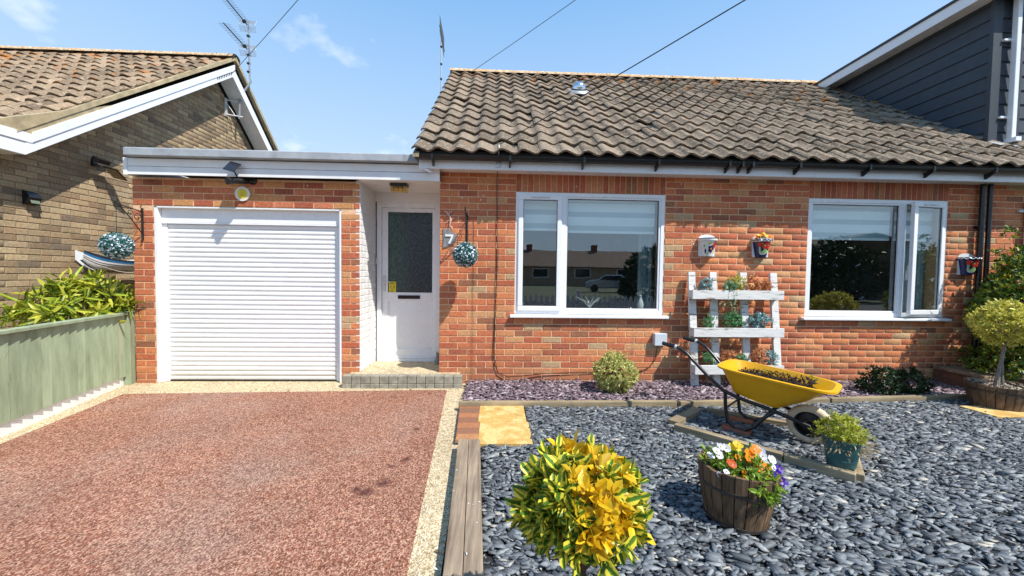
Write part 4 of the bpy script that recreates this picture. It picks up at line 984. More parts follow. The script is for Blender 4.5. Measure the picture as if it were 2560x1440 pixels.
# pansy barrel
BC = Vector((1.275, -2.60, .03))
pb = half_barrel('barrel_planter', 'weathered wooden half barrel full of pansies on the slate', BC, .142, .192, .285, 1, 1, 20, STAVE, ((.01, .016), (.185, .016)), 'planter')
pb.rotation_euler = (math.radians(-2), math.radians(2), 0)
build('ring_handle', MB().tube([(-.192 - .010 + .0 * k, .02 * math.sin(k), .175 - .025 + .028 * math.cos(k)) for k in np.linspace(0, 5.6, 12)], .0035, 5), IRON, pb)
ps = thing('pansy_plants', 'orange, white and violet pansies growing in the wooden half barrel', 'flowers', BC + Vector((0, 0, .235)))
lm = sprigs((.01, .0, .03), (.14, .14, .075), 150, 7, .034, inner=.2, spread=(.5, 1.4), upb=.5) + sprigs((.03, -.13, .0), (.10, .05, .03), 30, 7, .040, inner=.3, upb=.1)
stuff_leaves('foliage', ps, LT, lm, L_PANSY)
def pansy_t():
    v = []; f = []; uv = []
    for a, L, w_, tz in ((90, 1, .9, 0), (35, .9, .85, .02), (145, .9, .85, .02), (-15, .85, .8, .05), (195, .85, .8, .05), (270, 1.05, 1.15, .06)):
        ca, sa = math.cos(math.radians(a)), math.sin(math.radians(a)); b = len(v)
        for (l, s_) in ((0.05, 0), (.45, .42), (.9, .38), (1.0, 0), (.9, -.38), (.45, -.42)):
            x = l * L * .5; y = s_ * w_ * .5; v.append((x * ca - y * sa, x * sa + y * ca, tz + .10 * l * l)); uv.append((l, .5 + s_))
        f.append((b, b + 1, b + 2, b + 3, b + 4, b + 5))
    return Templ(v, f, uv)
PA = pansy_t()
def flower(parent, p, mat, s, face=(0, -1, .8)):
    z = (Vector(face) + rdir() * .35).normalized(); x = z.orthogonal().normalized(); y = z.cross(x)
    o = bpy.data.objects.new('flower', PA.get('flower', mat)); COL.objects.link(o); o.parent = parent; o.matrix_local = Matrix([list(r) for r in frame(p, x, y, z, (s, s, s))])
    build('flower_stem', MB().tube([(p[0], p[1], p[2] - .005), (p[0] * .8, p[1] * .8, max(-.02, p[2] - .12))], .0014, 4), L_PANSY, parent)
    ce = build('flower_eye', MB().lathe([(.0, .012 * 1), (.003, .010), (.0035, .004)], 6), P_YE, o); ce.scale = (1 / s * .9,) * 3
for (x, z, y, mt, s) in ((-.125, .145, 0, P_WH, .052), (-.095, .16, .02, P_WH, .048), (-.06, .15, .03, P_WH, .05), (-.10, .115, .02, P_WH, .045), (-.075, .10, -.04, P_DO, .056), (-.065, .085, -.03, P_DO, .04), (-.01, .17, .02, P_YE, .055), (-.03, .155, .03, P_YE, .045), (.015, .12, -.03, P_OR, .056), (.035, .135, .0, P_OR, .055), (.06, .145, .0, P_OR, .055), (.085, .15, .02, P_OR, .05), (.055, .115, -.03, P_OR, .048), (.025, .085, -.07, P_OR, .04), (.06, .07, -.08, P_OR, .04),
                          (.07, .055, -.09, P_OR, .036), (-.035, .07, -.08, P_OR, .04), (-.02, .055, -.09, P_OR, .03), (.105, .12, .0, P_WH, .05), (.11, .09, -.02, P_WH, .045), (.15, .10, .0, P_WH, .055), (.165, .09, .02, P_WH, .05), (.14, .055, -.05, P_PU, .055), (.165, .065, -.03, P_PU, .052), (.15, .03, -.07, P_PU, .05), (.172, .012, -.05, P_PU, .055), (.15, .0, -.07, P_PU, .048), (.18, .04, 0, P_PU, .04), (-.135, .05, -.05, P_BL, .04), (.12, .135, .03, P_BL, .04), (-.045, .06, -.1, P_OR, .03), (-.14, .11, .03, P_WH, .045), (-.02, .11, .0, P_OR, .045), (.0, .145, .04, P_YE, .045), (.09, .09, -.05, P_OR, .04), (.045, .095, -.06, P_OR, .045), (.13, .08, -.04, P_WH, .04), (-.11, .07, -.06, P_WH, .032), (.0, .04, -.11, P_YE, .03), (.19, .0, -.03, P_WH, .035)):
    flower(ps, (x * 1.06, y - .035, z - .005), mt, s * .93)

# half barrel with standard tree, right
RB = Vector((5.03, -.95, .03))
rb = half_barrel('barrel_planter', 'wide weathered half barrel holding the small standard tree at the right', RB, .185, .24, .25, 1.0, .95, 22, STAVE2, ((.18, .022),), 'planter')
pbl = chips(140, lambda x, y: x * x + y * y < .045, .022, .3, .235, .012, (-.22, .22), (-.22, .22))
me = merged('pebbles', CH, pbl, rng.random(140), m_plain('pale pebble', hexc('b0a48f'), .8, var=.3, scale=60)); o = bpy.data.objects.new('pebbles', me); COL.objects.link(o); o.parent = rb; o['kind'] = 'stuff'
st_ = thing('standard_tree', 'clipped cream edged euonymus ball on a bare stem in the half barrel', 'tree', RB + Vector((0, 0, .22)))
build('trunk', MB().tube([(-.03, 0, 0), (-.015, 0, .12), (.012, 0, .25), (.035, 0, .42), (.05, 0, .52)], [.022, .018, .015, .014, .012], 8), BARK, st_, smooth=True)
build('trunk', MB().tube([(.02, -.02, 0), (.012, -.012, .12), (.014, -.012, .22)], [.012, .010, .008], 6), BARK, st_, smooth=True)
for q in range(6): build('branch', MB().tube([(.04, 0, .45), (.05 + .1 * math.cos(q), .1 * math.sin(q), .56), (.05 + .16 * math.cos(q), .16 * math.sin(q), .62)], [.008, .006, .003], 5), BARK, st_, smooth=True)
stuff_leaves('crown', st_, LT, sprigs((.08, 0, .63), (.265, .23, .19), 430, 7, .047, inner=.6, lump=.06), L_YEL)
o = build('stone_slab', MB().box(4.62, 5.6, -1.24, -.95, .02, .055), SLABM, None, bevel=.005); tag(o, 'pale stone slab under the half barrel at the right', 'slab')
bs = thing('brick_doorstep', 'low brick and timber doorstep behind the half barrel at the right', 'step', (5.75, -.3, 0))
build('riser', MB().box(-.27, .6, -.2, .28, 0, .20), m_plain('brown brick riser', hexc('6d4a3a'), .9, var=.2, scale=20, bump=.4), bs, bevel=.004)
build('tread', MB().box(-.30, .62, -.23, .28, .202, .24), EDGEW, bs, bevel=.005)

# teal bucket with lime heather on the timber frame corner
BK = Vector((2.265, -2.16, .09))
bk = thing('teal_bucket', 'teal green bucket pot on the corner of the timber frame', 'pot', BK)
build('pot_body', MB().lathe([(.0, 0), (.075, 0), (.078, .01), (.098, .16), (.108, .168), (.108, .178), (.100, .178), (.094, .16), (.0, .15)], 28), TEAL, bk, smooth=True)
build('ridge_band', MB().lathe([(.082, .045), (.085, .048), (.083, .052)], 28), TEAL, bk, smooth=True)
build('swirl_relief', MB().tube([(.098 * math.cos(-.9 + .25 * math.cos(t) * (1 - t / 9)), .098 * math.sin(-.9 + .25 * math.cos(t) * (1 - t / 9)), .105 + .028 * math.sin(t) * (1 - t / 9)) for t in np.linspace(0, 7.5, 24)], .0025, 5), TEAL, bk)
build('soil', MB().lathe([(.0, .166), (.096, .162)], 20), SOIL, bk)
hp = thing('heather_plant', 'lime green heather with dry straw stems in the teal bucket', 'plant', BK + Vector((0, 0, .16)))
hm_ = sprigs((0, 0, .065), (.125, .12, .08), 260, 8, .022, inner=.25, upb=.7) + sprigs((-.05, .02, .13), (.03, .03, .05), 26, 8, .018, inner=.2, upb=.9) + sprigs((.04, .0, .12), (.03, .03, .04), 24, 8, .018, inner=.2, upb=.9)
stuff_leaves('foliage', hp, LN, hm_, L_LIME)
dm_ = []
for i in range(420):
    a = random.uniform(0, 6.28); rr = random.uniform(.05, .17); p_ = Vector((rr * math.cos(a), rr * math.sin(a), .03 - rr * .35 + random.uniform(-.03, .05))); dm_.append((random.randrange(3), orient(p_, Vector((math.cos(a), math.sin(a), random.gauss(-.3, .6))), random.uniform(.012, .035), .6)))
stuff_leaves('dry_stems', hp, LN, dm_, L_DRY)

# timber frame round the wheelbarrow
tf = thing('timber_surround', 'low timber surround laid on the slate under the wheelbarrow', 'frame', (1.46, -1.44, 0))
def rail(a, b, w_, h, parent, org, nm='rail'):
    L = math.hypot(b[0] - a[0], b[1] - a[1]); ang = math.atan2(b[1] - a[1], b[0] - a[0])
    return build(nm, MB().box(0, L, 0, w_, 0, h), RAILW, parent, bevel=.005, loc=(a[0] - org[0], a[1] - org[1], .02), rot=(0, 0, ang))
og = (1.46, -1.44)
rail((1.47, -1.485), (1.98, -2.02), .055, .07, tf, og); rail((1.985, -2.025), (2.235, -2.295), .05, .072, tf, og); rail((1.54, -1.42), (1.92, -1.10), .09, .06, tf, og); rail((1.96, -1.11), (2.55, -1.50), .05, .065, tf, og)
rail((2.29, -2.30), (2.60, -1.93), .05, .07, tf, og)

# ================================================================== WHEELBARROW
s = .819
wb_o = Vector((2.405, -1.739, .045)); th_ = -.849
wb = thing('wheelbarrow', 'yellow wheelbarrow on black tube frame with cream tyre', 'wheelbarrow', wb_o, th_)
wb.scale = (s, s, s)
def sgn(k): return (1, -1)[k]
for k in (0, 1):
    g_ = sgn(k)
    pts = [(-1.24, g_ * .285, .775), (-1.12, g_ * .285, .765), (-1.03, g_ * .280, .72), (-.95, g_ * .272, .64), (-.80, g_ * .245, .49), (-.68, g_ * .222, .385), (-.55, g_ * .20, .335), (-.25, g_ * .135, .262), (.02, g_ * .095, .18)]
    build('handle_tube', MB().tube(pts, .0175, 10), BLACKSTEEL, wb, smooth=True)
    build('grip', MB().tube([(-1.29, g_ * .286, .79), (-1.15, g_ * .286, .772)], [.021, .022], 12), BLK, wb, smooth=True)
    build('grip_collar', MB().tube([(-1.152, g_ * .286, .772), (-1.13, g_ * .285, .766)], .026, 12), PALE, wb, smooth=True)
    lg = [(-.66, g_ * .21, .365), (-.655, g_ * .205, .22), (-.63, g_ * .20, .07), (-.56, g_ * .198, .018), (-.48, g_ * .196, .02), (-.40, g_ * .19, .075), (-.33, g_ * .17, .18), (-.25, g_ * .15, .255)]
    build('leg', MB().tube(lg, .017, 10), BLACKSTEEL, wb, smooth=True)
build('cross_bar', MB().tube([(-.655, -.205, .20), (-.655, .205, .20)], .010, 8), BLACKSTEEL, wb)
build('axle', MB().tube([(0, -.115, .178), (0, .115, .178)], .011, 8), BLACKSTEEL, wb)
Mw = Matrix.Translation((0, 0, .178)) @ Matrix.Rotation(PI / 2, 4, 'X')
wh = build('wheel', MB().lathe([(.105, -.03), (.112, -.036), (.125, -.02), (.125, .02), (.112, .036), (.105, .03), (.105, -.03)], 30, Mw), BLK, wb, smooth=True)
build('tyre', MB().lathe([(.118, -.036), (.135, -.046), (.160, -.042), (.175, -.025), (.179, 0), (.175, .025), (.160, .042), (.135, .046), (.118, .036)], 36, Mw), TYRE, wh, smooth=True)
build('hub', MB().lathe([(0, -.05), (.028, -.05), (.03, .05), (0, .05)], 14, Mw), BLK, wh, smooth=True)
build('rim_disc', MB().lathe([(.03, -.012), (.108, -.022), (.108, -.018), (.03, -.006)], 24, Mw), BLK, wh, smooth=True)
# tray: lofted from bottom outline to rim outline
def outl(x0, x1, w0, w1, n=40, p=4.6):
    pts = []
    for k in range(n):
        a = 2 * PI * k / n; c, s_ = math.cos(a), math.sin(a)
        u_ = math.copysign(abs(c) ** (2 / p), c); v_ = math.copysign(abs(s_) ** (2 / p), s_)
        x = (x0 + x1) / 2 + (x1 - x0) / 2 * u_; f_ = (x - x0) / (x1 - x0); pts.append((x, v_ * (w0 + (w1 - w0) * f_)))
    return pts
lv = []
N = 40
for t in (0, .5, 1.0):
    o_ = outl(-.62 - .115 * t, -.22 + .41 * t ** 1.0, .17 + .125 * t, .15 + .115 * t, N)
    lv.append([(x, y, (.375 - (x + .62) * .22) * (1 - t) + (.628 - (x + .735) * .078) * t) for x, y in o_])
inn = []
for t in (1.0, .5, .03):
    o_ = outl(-.612 - .105 * t, -.23 + .40 * t, .163 + .118 * t, .143 + .108 * t, N)
    inn.append([(x, y, .004 + (.375 - (x + .62) * .22) * (1 - t) + (.628 - (x + .735) * .078) * t) for x, y in o_])
o_ = outl(-.757, .212, .312, .284, N); lip = [(x, y, .628 - (x + .735) * .078 + .002) for x, y in o_]; lip2 = [(x, y, z - .018) for x, y, z in lip]
rings = [lv[0], lv[1], lv[2], lip2, lip, inn[0], inn[1], inn[2]]
vs = [v for R in rings for v in R]; fs = [(i * N + k, i * N + (k + 1) % N, (i + 1) * N + (k + 1) % N, (i + 1) * N + k) for i in range(len(rings) - 1) for k in range(N)]
fs += [tuple(range(N)), tuple((len(rings) - 1) * N + k for k in range(N))]
build('tray', MB().add(vs, fs), YEL, wb, smooth=True)
# heap of compost in the tray
hv = []; nr, nn = 9, 36
for i in range(nr + 1):
    t = i / nr; o_ = outl(-.66, .05, .245, .215, nn, 3.6)
    for (x, y) in o_:
        cx0 = -.285; xx = cx0 + (x - cx0) * t; yy = y * t; hv.append((xx, yy, .528 - (xx + .6) * .07 + .040 * (1 - t * t) + random.uniform(-.010, .010)))
build('compost', MB().add(hv, [(i * nn + k, i * nn + (k + 1) % nn, (i + 1) * nn + (k + 1) % nn, (i + 1) * nn + k) for i in range(nr) for k in range(nn)]), SOIL, wb)['kind'] = 'stuff'
cl_ = chips(700, lambda x, y: True, .026, .8, .535, .040, (-.60, .02), (-.21, .21))
me = merged('compost_lumps', CH, cl_, rng.random(len(cl_)), SOIL); o = bpy.data.objects.new('compost_lumps', me); COL.objects.link(o); o.parent = wb; o['kind'] = 'stuff'
wd = []
for (x, y, n_) in ((-.44, .10, 3), (-.34, .02, 2), (-.02, .12, 4)): wd += sprigs((x, y, .575), (.04, .03, .02), n_, 6, .028, inner=.1, upb=.5)
stuff_leaves('weeds', wb, LN, wd, L_PANSY)
for i, (x, y, a, lab) in enumerate(((1.99, -1.50, -.75, 'red brown brick under the near leg of the wheelbarrow'), (2.17, -1.27, -.8, 'red brown brick under the far leg of the wheelbarrow'))):
    o = build('loose_brick', MB().box(-.105, .105, -.05, .05, 0, .035), BRR, None, bevel=.004, loc=(x, y, .025), rot=(0, 0, a)); tag(o, lab, 'brick')

# ================================================================== PALLET PLANTER
PLo = (2.25, -.02, 0); tilt = math.atan2(.20, 1.35)
pl = thing('pallet_planter', 'upright white chalky pallet planter with three troughs leaning on the wall', 'planter', PLo)
pl.rotation_euler = (-tilt * .0, 0, 0)
def ypl(z): return -.245 + .16 * z / 1.35     # front face of uprights at height z (leaning on the wall)
def upright(x0, x1):
    v = []
    for z in (0.03, 1.365):
        y = ypl(z); v += [(x0 - PLo[0], y - PLo[1], z), (x1 - PLo[0], y - PLo[1], z), (x1 - PLo[0], y - PLo[1] + .035, z), (x0 - PLo[0], y - PLo[1] + .035, z)]
    build('upright', MB().add(v, [(0, 1, 2, 3), (4, 7, 6, 5), (0, 4, 5, 1), (1, 5, 6, 2), (2, 6, 7, 3), (3, 7, 4, 0)]), CHALK, pl, bevel=.003)
for x0, x1 in ((2.275, 2.358), (2.535, 2.618), (2.905, 2.99), (3.275, 3.36)): upright(x0, x1)
for zt_, x1 in ((1.155, 3.335), (.725, 3.315), (.305, 3.29)):
    yb = ypl(zt_); z0 = zt_ - .105
    build('trough_front', MB().box(2.252 - PLo[0], x1 - PLo[0], yb - .115, yb - .095, z0, zt_), CHALK, pl, bevel=.003)
    build('trough_base', MB().box(2.26 - PLo[0], x1 - .01 - PLo[0], yb - .094, yb + .015, z0 + .0, z0 + .018), CHALK, pl, bevel=.002)
    for xe in (2.256, x1 - .022): build('trough_end', MB().box(xe - PLo[0], xe + .018 - PLo[0], yb - .094, yb - .003, z0 + .019, zt_ - .004), CHALK, pl, bevel=.002)
    build('trough_soil', MB().box(2.28 - PLo[0], x1 - .03 - PLo[0], yb - .09, yb - .005, z0 + .02, zt_ - .03), SOIL, pl)
plants = [((2.455, 1.19), L_FT, .065, .07, 'blue green artificial tuft at the left of the top trough', 50), ((2.83, 1.23), L_FY, .075, .09, 'yellow flowered artificial plant in the top trough', 60), ((3.02, 1.22), L_FO, .07, .09, 'rust orange artificial plant in the top trough', 50), ((3.16, 1.20), L_FO, .06, .06, 'red and green artificial flowers at the right of the top trough', 40), ((2.475, .77), L_FG, .04, .08, 'small green artificial sprig at the left of the middle trough', 30), ((2.76, .79), L_FG, .10, .085, 'green and mauve artificial plant in the middle trough', 80), ((3.09, .79), L_FT, .105, .085, 'teal artificial plant at the right of the middle trough', 90), ((2.46, .35), L_FG, .06, .06, 'green artificial tuft at the left of the bottom trough', 36), ((2.69, .37), L_FO, .075, .07, 'rust artificial plant in the bottom trough', 46), ((2.83, .345), L_FG, .06, .05, 'mauve green artificial plant in the bottom trough', 40), ((3.05, .38), L_FO, .07, .085, 'rust artificial plant right of centre in the bottom trough', 50), ((3.19, .365), L_FT, .05, .08, 'teal artificial sprig at the right of the bottom trough', 44)]
for (x, z), mt, rx_, rz_, lab, n_ in plants:
    t = thing('artificial_plant', lab, 'artificial plant', (x, ypl(z) - .05, z - .05), 0, 'artificial plants in the pallet planter')
    stuff_leaves('foliage', t, LT, sprigs((0, 0, .055), (rx_ * 1.1, .055, rz_ * 1.1), int(n_ * 1.3), 6, .028, inner=.2, upb=.6), mt)
    build('stem', MB().tube([(0, 0, -.03), (.004, 0, .05)], .003, 5), L_FG, t)
tr_ = thing('trailing_plant', 'pale green artificial trailer hanging from the top trough', 'artificial plant', (2.72, ypl(1.15) - .12, 1.16), 0)
tm_ = sprigs((0, .03, .04), (.085, .05, .07), 60, 6, .028, inner=.2, upb=.5)
for i in range(9):
    x0 = random.uniform(-.07, .09); L = random.uniform(.15, .34)
    for k in range(int(L / .018)): 
        z = -k * .018; tm_.append((random.randrange(3), orient((x0 + .02 * math.sin(z * 20 + i) + .03 * k * .05, random.uniform(-.012, .008) + abs(z) * .05, z), Vector((random.gauss(0, 1), random.gauss(-.6, .5), -.6)), .026, .5)))
stuff_leaves('foliage', tr_, LT, tm_, m_leaf('pale trailing leaf', (.12, .30, .14), (.42, .52, .34), .5))

# ================================================================== THINGS ON THE WALL
def wall_pot(x, z, label, kind):
    t = thing('wall_pot', label, 'wall pot', (x, -.003, z), 0, 'painted half round pots on the wall')
    H = .215; r0, r1 = .062, .108
    body = {0: WHITE, 1: NAVY, 2: NAVY}[kind]
    build('pot_body', MB().lathe([(0, 0), (r0, 0), (r1 * .93, H * .86), (r1 * .93, H * .86), (r1 * .88, H * .86), (r0 * .8, .02)], 18, a0=PI, a1=2 * PI, sy=1.15), body, t, smooth=True)
    build('rim', MB().lathe([(r1 * .93, H * .84), (r1 * 1.06, H * .86), (r1 * 1.08, H), (r1 * .98, H), (r1 * .9, H * .88)], 18, a0=PI, a1=2 * PI, sy=1.15), NAVY if kind == 2 else WHITE, t, smooth=True)
    if kind: 
        wv = []; 
        for k in range(37):
            a = PI + PI * k / 36; zz_ = H * .93 + .008 * math.sin(k * 1.4); wv.append((r1 * 1.083 * math.cos(a), r1 * 1.083 * math.sin(a) * 1.15, zz_))
        build('rim_wave', MB().tube(wv, .0042, 5), NAVY if kind == 1 else WHITE, t)
    else: build('rim_line', MB().tube([(r1 * 1.085 * math.cos(a), r1 * 1.085 * math.sin(a) * 1.15, H - .003) for a in np.linspace(PI, 2 * PI, 20)], .0035, 5), NAVY, t)
    build('back_plate', MB().prism([(-.098, 0.0), (.098, 0.0), (.104, H)] + [(.104 * math.cos(a), H + .05 * math.sin(a)) for a in np.linspace(.2, PI - .2, 9)] + [(-.104, H)], -.006, .002, 'y'), WHITE, t)
    def patch(a0, z0, rx_, rz_, mat, lift=.002, nm='painted_flower', lobes=0):
        vs = []; n = 22
        for k in range(n):
            w = 1 + (.18 * math.cos(lobes * 2 * PI * k / n) if lobes else 0)
            aa = a0 + rx_ * w * math.cos(2 * PI * k / n); zz_ = z0 + rz_ * w * math.sin(2 * PI * k / n); rr = r0 + (r1 * .93 - r0) * zz_ / (H * .86) + lift
            vs.append((rr * math.cos(aa), rr * math.sin(aa) * 1.15, zz_))
        rr = r0 + (r1 * .93 - r0) * z0 / (H * .86) + lift + .002; vs.append((rr * math.cos(a0), rr * math.sin(a0) * 1.15, z0))
        build(nm, MB().add(vs, [(k, (k + 1) % n, n) for k in range(n)]), mat, t, smooth=True)
    if kind == 0:
        patch(4.75, .085, .40, .042, NAVY, .0025, lobes=5); patch(4.75, .085, .13, .014, ORANGEG, .0045); patch(5.35, .135, .38, .036, REDG, .003, lobes=4); patch(5.55, .06, .2, .03, YELS, .0025); patch(4.5, .15, .2, .014, YELS, .003); patch(4.0, .06, .12, .03, NAVY, .0025); patch(3.9, .12, .13, .02, GREENG, .0025); patch(4.3, .03, .12, .02, GREENG, .0025)
    else:
        patch(4.71, .095, .95, .065, WHITE, .002, lobes=3); patch(4.71, .10, .88, .06, GREENG, .0035, lobes=3); patch(4.80, .135, .62, .042, REDG, .0055, lobes=0); patch(4.0, .15, .2, .03, REDG, .0055)
    return t
wall_pot(2.530, 1.555, 'white wall pot painted with a blue and red flower, left of the other pot', 0)
p2 = wall_pot(3.195, 1.555, 'navy wall pot with wavy rim holding orange flowers', 1)
wall_pot(5.83, 1.375, 'navy and red wall pot beside the evergreen shrub', 2)
pf = thing('orange_pansies', 'orange pansies in the navy wall pot', 'flowers', (3.17, -.06, 1.77))
stuff_leaves('foliage', pf, LT, sprigs((0, 0, 0), (.08, .045, .03), 26, 6, .026, inner=.2), L_DRY)
for (x, z, mt, s_) in ((-.095, .02, P_DO, .05), (-.06, .035, P_YE, .05), (-.02, .04, P_OR, .06), (.03, .03, P_YE, .05), (.06, .02, P_OR, .06), (.09, .03, P_OR, .045), (.0, .06, P_YE, .04)): flower(pf, (x, -.04, z), mt, s_)
# meter box, cables
o = build('junction_box', MB().box(1.895, 2.045, -.075, -.002, .475, .622), m_plain('pale grey enamel', (.55, .6, .66), .4, var=.04), None, bevel=.006); tag(o, 'small pale grey square box fixed under the left window', 'junction box')
c = build('telephone_cable', MB().tube([(-.004, -.21, 2.58), (-.01, -.06, 2.47), (-.012, -.012, 2.44), (-.004, -.010, 1.6), (-.006, -.012, 1.2), (-.02, -.012, .6), (-.022, -.012, .36), (-.012, -.014, .22), (.03, -.02, .13), (.14, -.03, .085), (.30, -.03, .095), (.53, -.02, .12), (.9, -.015, .135), (1.16, -.012, .14), (1.55, -.012, .14), (1.74, -.012, .15), (1.86, -.014, .20), (1.93, -.014, .30), (1.955, -.02, .48)], .0045, 6), m_plain('dark brown cable', (.025, .012, .008), .5), None); tag(c, 'brown cable running down the wall and along to the grey box', 'cable')
c = build('telephone_cable', MB().tube([(.012, -.012, 1.6), (-.03, -.012, .5), (-.035, -.014, .34), (-.0, -.016, .25), (.02, -.014, .12), (.10, -.012, .07)], .003, 5), m_plain('thin dark cable', (.02, .015, .012), .5), None); tag(c, 'thin slack cable beside the long brown cable on the wall', 'cable')
jb = thing('cable_bracket', 'grey cable clamp hooked over the gutter', 'bracket', (.0, -.30, 2.50))
build('plate', MB().box(-.025, .025, .083, .093, -.0, .10), GREYM, jb, bevel=.002); build('hook', MB().tube([(0, .085, .03), (.0, .03, .10), (.004, -.035, .13), (.008, .0, .22), (.012, .06, .25)], .006, 6), GREYM, jb)
# number plaque with white 7
nm = thing('number_plaque', 'grey slate house number plaque reading 7', 'house number', (-.565, -.004, 1.72))
build('slate_plate', MB().prism([(-.075, .115), (-.01, .10), (.075, .055), (.085, .0), (.055, -.06), (-.02, -.095), (-.075, -.11), (-.065, -.02)], -.010, .0, 'y'), STONEG, nm, bevel=.002)
build('numeral', MB().prism([(-.045, .045), (.05, .045), (.05, .028), (.012, -.062), (-.012, -.062), (.024, .022), (-.045, .022)], -.020, -.0102, 'y'), WHITE, nm)
# gecko
gk = thing('gecko_ornament', 'copper coloured gecko ornament with curled tail on the brick', 'ornament', (-.575, -.012, 1.95))
sp = [(-.045, 0, .09), (-.02, 0, .075), (.0, 0, .05), (.018, 0, .02), (.025, 0, -.015), (.02, 0, -.05), (.012, 0, -.085)]
sp += [(.012 + .03 * math.sin(t) * (1 - t / 10) + .01, 0, -.095 - .028 * (1 - math.cos(t)) * (1 - t / 12)) for t in np.linspace(.3, 6.5, 14)]
build('body', MB().tube(sp, [.006, .012, .012, .014, .013, .010, .008] + [max(.0025, .007 - .0004 * k) for k in range(14)], 8), COPPER, gk, smooth=True)
for (a, b, c_) in (((0, 0, .05), (-.035, 0, .045), (-.045, 0, .02)), ((0, 0, .05), (.03, 0, .075), (.035, 0, .10)), ((.02, 0, -.02), (-.015, 0, -.025), (-.02, 0, -.05)), ((.02, 0, -.02), (.05, 0, .0), (.062, 0, .02))): build('leg', MB().tube([a, b, c_], [.005, .004, .005], 6), COPPER, gk)
# sun plaque
sp_ = thing('sun_plaque', 'round white plaque with a smiling yellow sun over the garage door', 'plaque', (-2.924, -.016, 2.19))
m_ = MB(); disc(m_, 0, 0, .082, .014, 32, .014); build('disc', m_, WHITE, sp_)
m_ = MB(); disc(m_, 0, 0, .046, -.0005, 24, .002)
for k in range(16):
    a = 2 * PI * k / 16; u = (math.cos(a), math.sin(a)); v = (-u[1], u[0])
    m_.prism([(u[0] * .045 + v[0] * .009, u[1] * .045 + v[1] * .009), (u[0] * .070, u[1] * .070), (u[0] * .045 - v[0] * .009, u[1] * .045 - v[1] * .009)], -.0025, -.0005, 'y')
build('sun_face', m_, YELS, sp_)
m_ = MB(); ring(m_, 0, .0, .018, .0215, -.003, 10, PI * 1.15, PI * 1.85); disc(m_, -.014, .012, .0035, -.003, 8); disc(m_, .014, .012, .0035, -.003, 8); m_.box(-.002, .002, -.0045, -.003, -.004, .01); build('face_marks', m_, m_plain('orange print', (.5, .1, .01), .5), sp_)
# security camera
sc = thing('security_camera', 'black bullet camera with solar panel above the garage door', 'camera', (-2.90, -.12, 2.34))
build('body', MB().tube([(.055, .09, -.01), (-.035, -.10, -.055)], [.030, .034], 16), BLK, sc, smooth=True)
build('sun_hood', MB().tube([(-.030, -.09, -.050), (-.042, -.115, -.058)], .039, 16), BLK, sc, smooth=True)
build('lens', MB().tube([(-.042, -.1155, -.0582), (-.043, -.118, -.0588)], .018, 12), CARG, sc)
build('mount', MB().tube([(.06, .09, -.01), (.10, .115, .0)], .02, 10).lathe([(.0, .0), (.045, 0), (.045, .015), (0, .015)], 16, Matrix.Translation((.09, .12, 0)) @ Matrix.Rotation(PI / 2, 4, 'X')), BLK, sc, smooth=True)
Mp = Matrix.Translation((-.005, -.085, .10)) @ Euler((math.radians(48), math.radians(14), math.radians(8))).to_matrix().to_4x4()
build('solar_panel', MB().box(-.055, .055, -.075, .075, 0, .012, Mp), m_plain('dark solar glass', (.02, .022, .03), .15), sc, bevel=.003)
build('panel_arm', MB().tube([(0, -.01, .01), (0, -.06, .06), (-.004, -.08, .095)], .008, 8), BLK, sc)
# porch lamp
lp = thing('porch_lamp', 'black bulkhead lamp with amber glass under the porch soffit', 'lamp', (-1.165, .06, 2.36))
build('base', MB().box(-.10, .10, -.055, .055, -.035, 0), BLK, lp, bevel=.006)
build('glass', MB().prism([(-.05, -.036), (.05, -.036), (.035, -.10), (-.035, -.10)], -.095, .095, 'x'), LENS, lp, bevel=.006)
build('bulb', MB().tube([(-.04, 0, -.06), (.04, 0, -.06)], .018, 10), m_plain('cream bulb', (.8, .62, .3), .4), lp, smooth=True)
for xx in (-.05, 0, .05): build('guard_bar', MB().box(xx - .003, xx + .003, -.053, -.047, -.10, -.036), BLK, lp)
# grey stone figure at the step
sf_ = thing('stone_figure', 'small grey stone cat figure by the front door jamb', 'ornament', (-.755, .42, .13))
build('body', MB().lathe([(0, 0), (.038, 0), (.042, .03), (.035, .07), (.022, .10), (.012, .115)], 14), STONEG, sf_, smooth=True)
build('head', MB().lathe([(0, -.022), (.018, -.014), (.024, 0), (.018, .016), (0, .022)], 12, Matrix.Translation((0, -.01, .13))), STONEG, sf_, smooth=True)
for q in (-1, 1): build('ear', MB().prism([(-.008, 0), (.008, 0), (0, .02)], -.014, -.004, 'y', Matrix.Translation((q * .014, 0, .145))), STONEG, sf_)

# hanging balls on scroll brackets
def bracket(x, z, label):
    t = thing('scroll_bracket', label, 'bracket', (x, 0, z), 0, 'wrought iron scroll brackets')
    build('wall_bar', MB().box(-.010, .010, -.012, -.002, -.34, .02).tube([(0, -.012, .01), (0, -.03, .035), (0, -.012, .05)], .005, 5).tube([(0, -.012, -.33), (0, -.03, -.355), (0, -.01, -.37)], .005, 5), IRON, t)
    build('arm', MB().tube([(0, -.01, -.02), (0, -.30, .02), (0, -.325, .045), (0, -.30, .07), (0, -.275, .05), (0, -.285, .03)], .006, 6), IRON, t)
    build('brace', MB().tube([(0, -.01, -.27), (0, -.14, -.12), (0, -.27, .01)], .006, 6), IRON, t)
    build('scroll', MB().tube([(0, -.02 - .0 + .05 * math.cos(a) * (1 - a / 9) - .05, -.09 + .05 * math.sin(a) * (1 - a / 9)) for a in np.linspace(0, 7, 18)], .004, 5).tube([(0, -.15 + .035 * math.cos(a) * (1 - a / 9), -.055 + .035 * math.sin(a) * (1 - a / 9)) for a in np.linspace(0, 7, 16)], .004, 5), IRON, t)
    return t
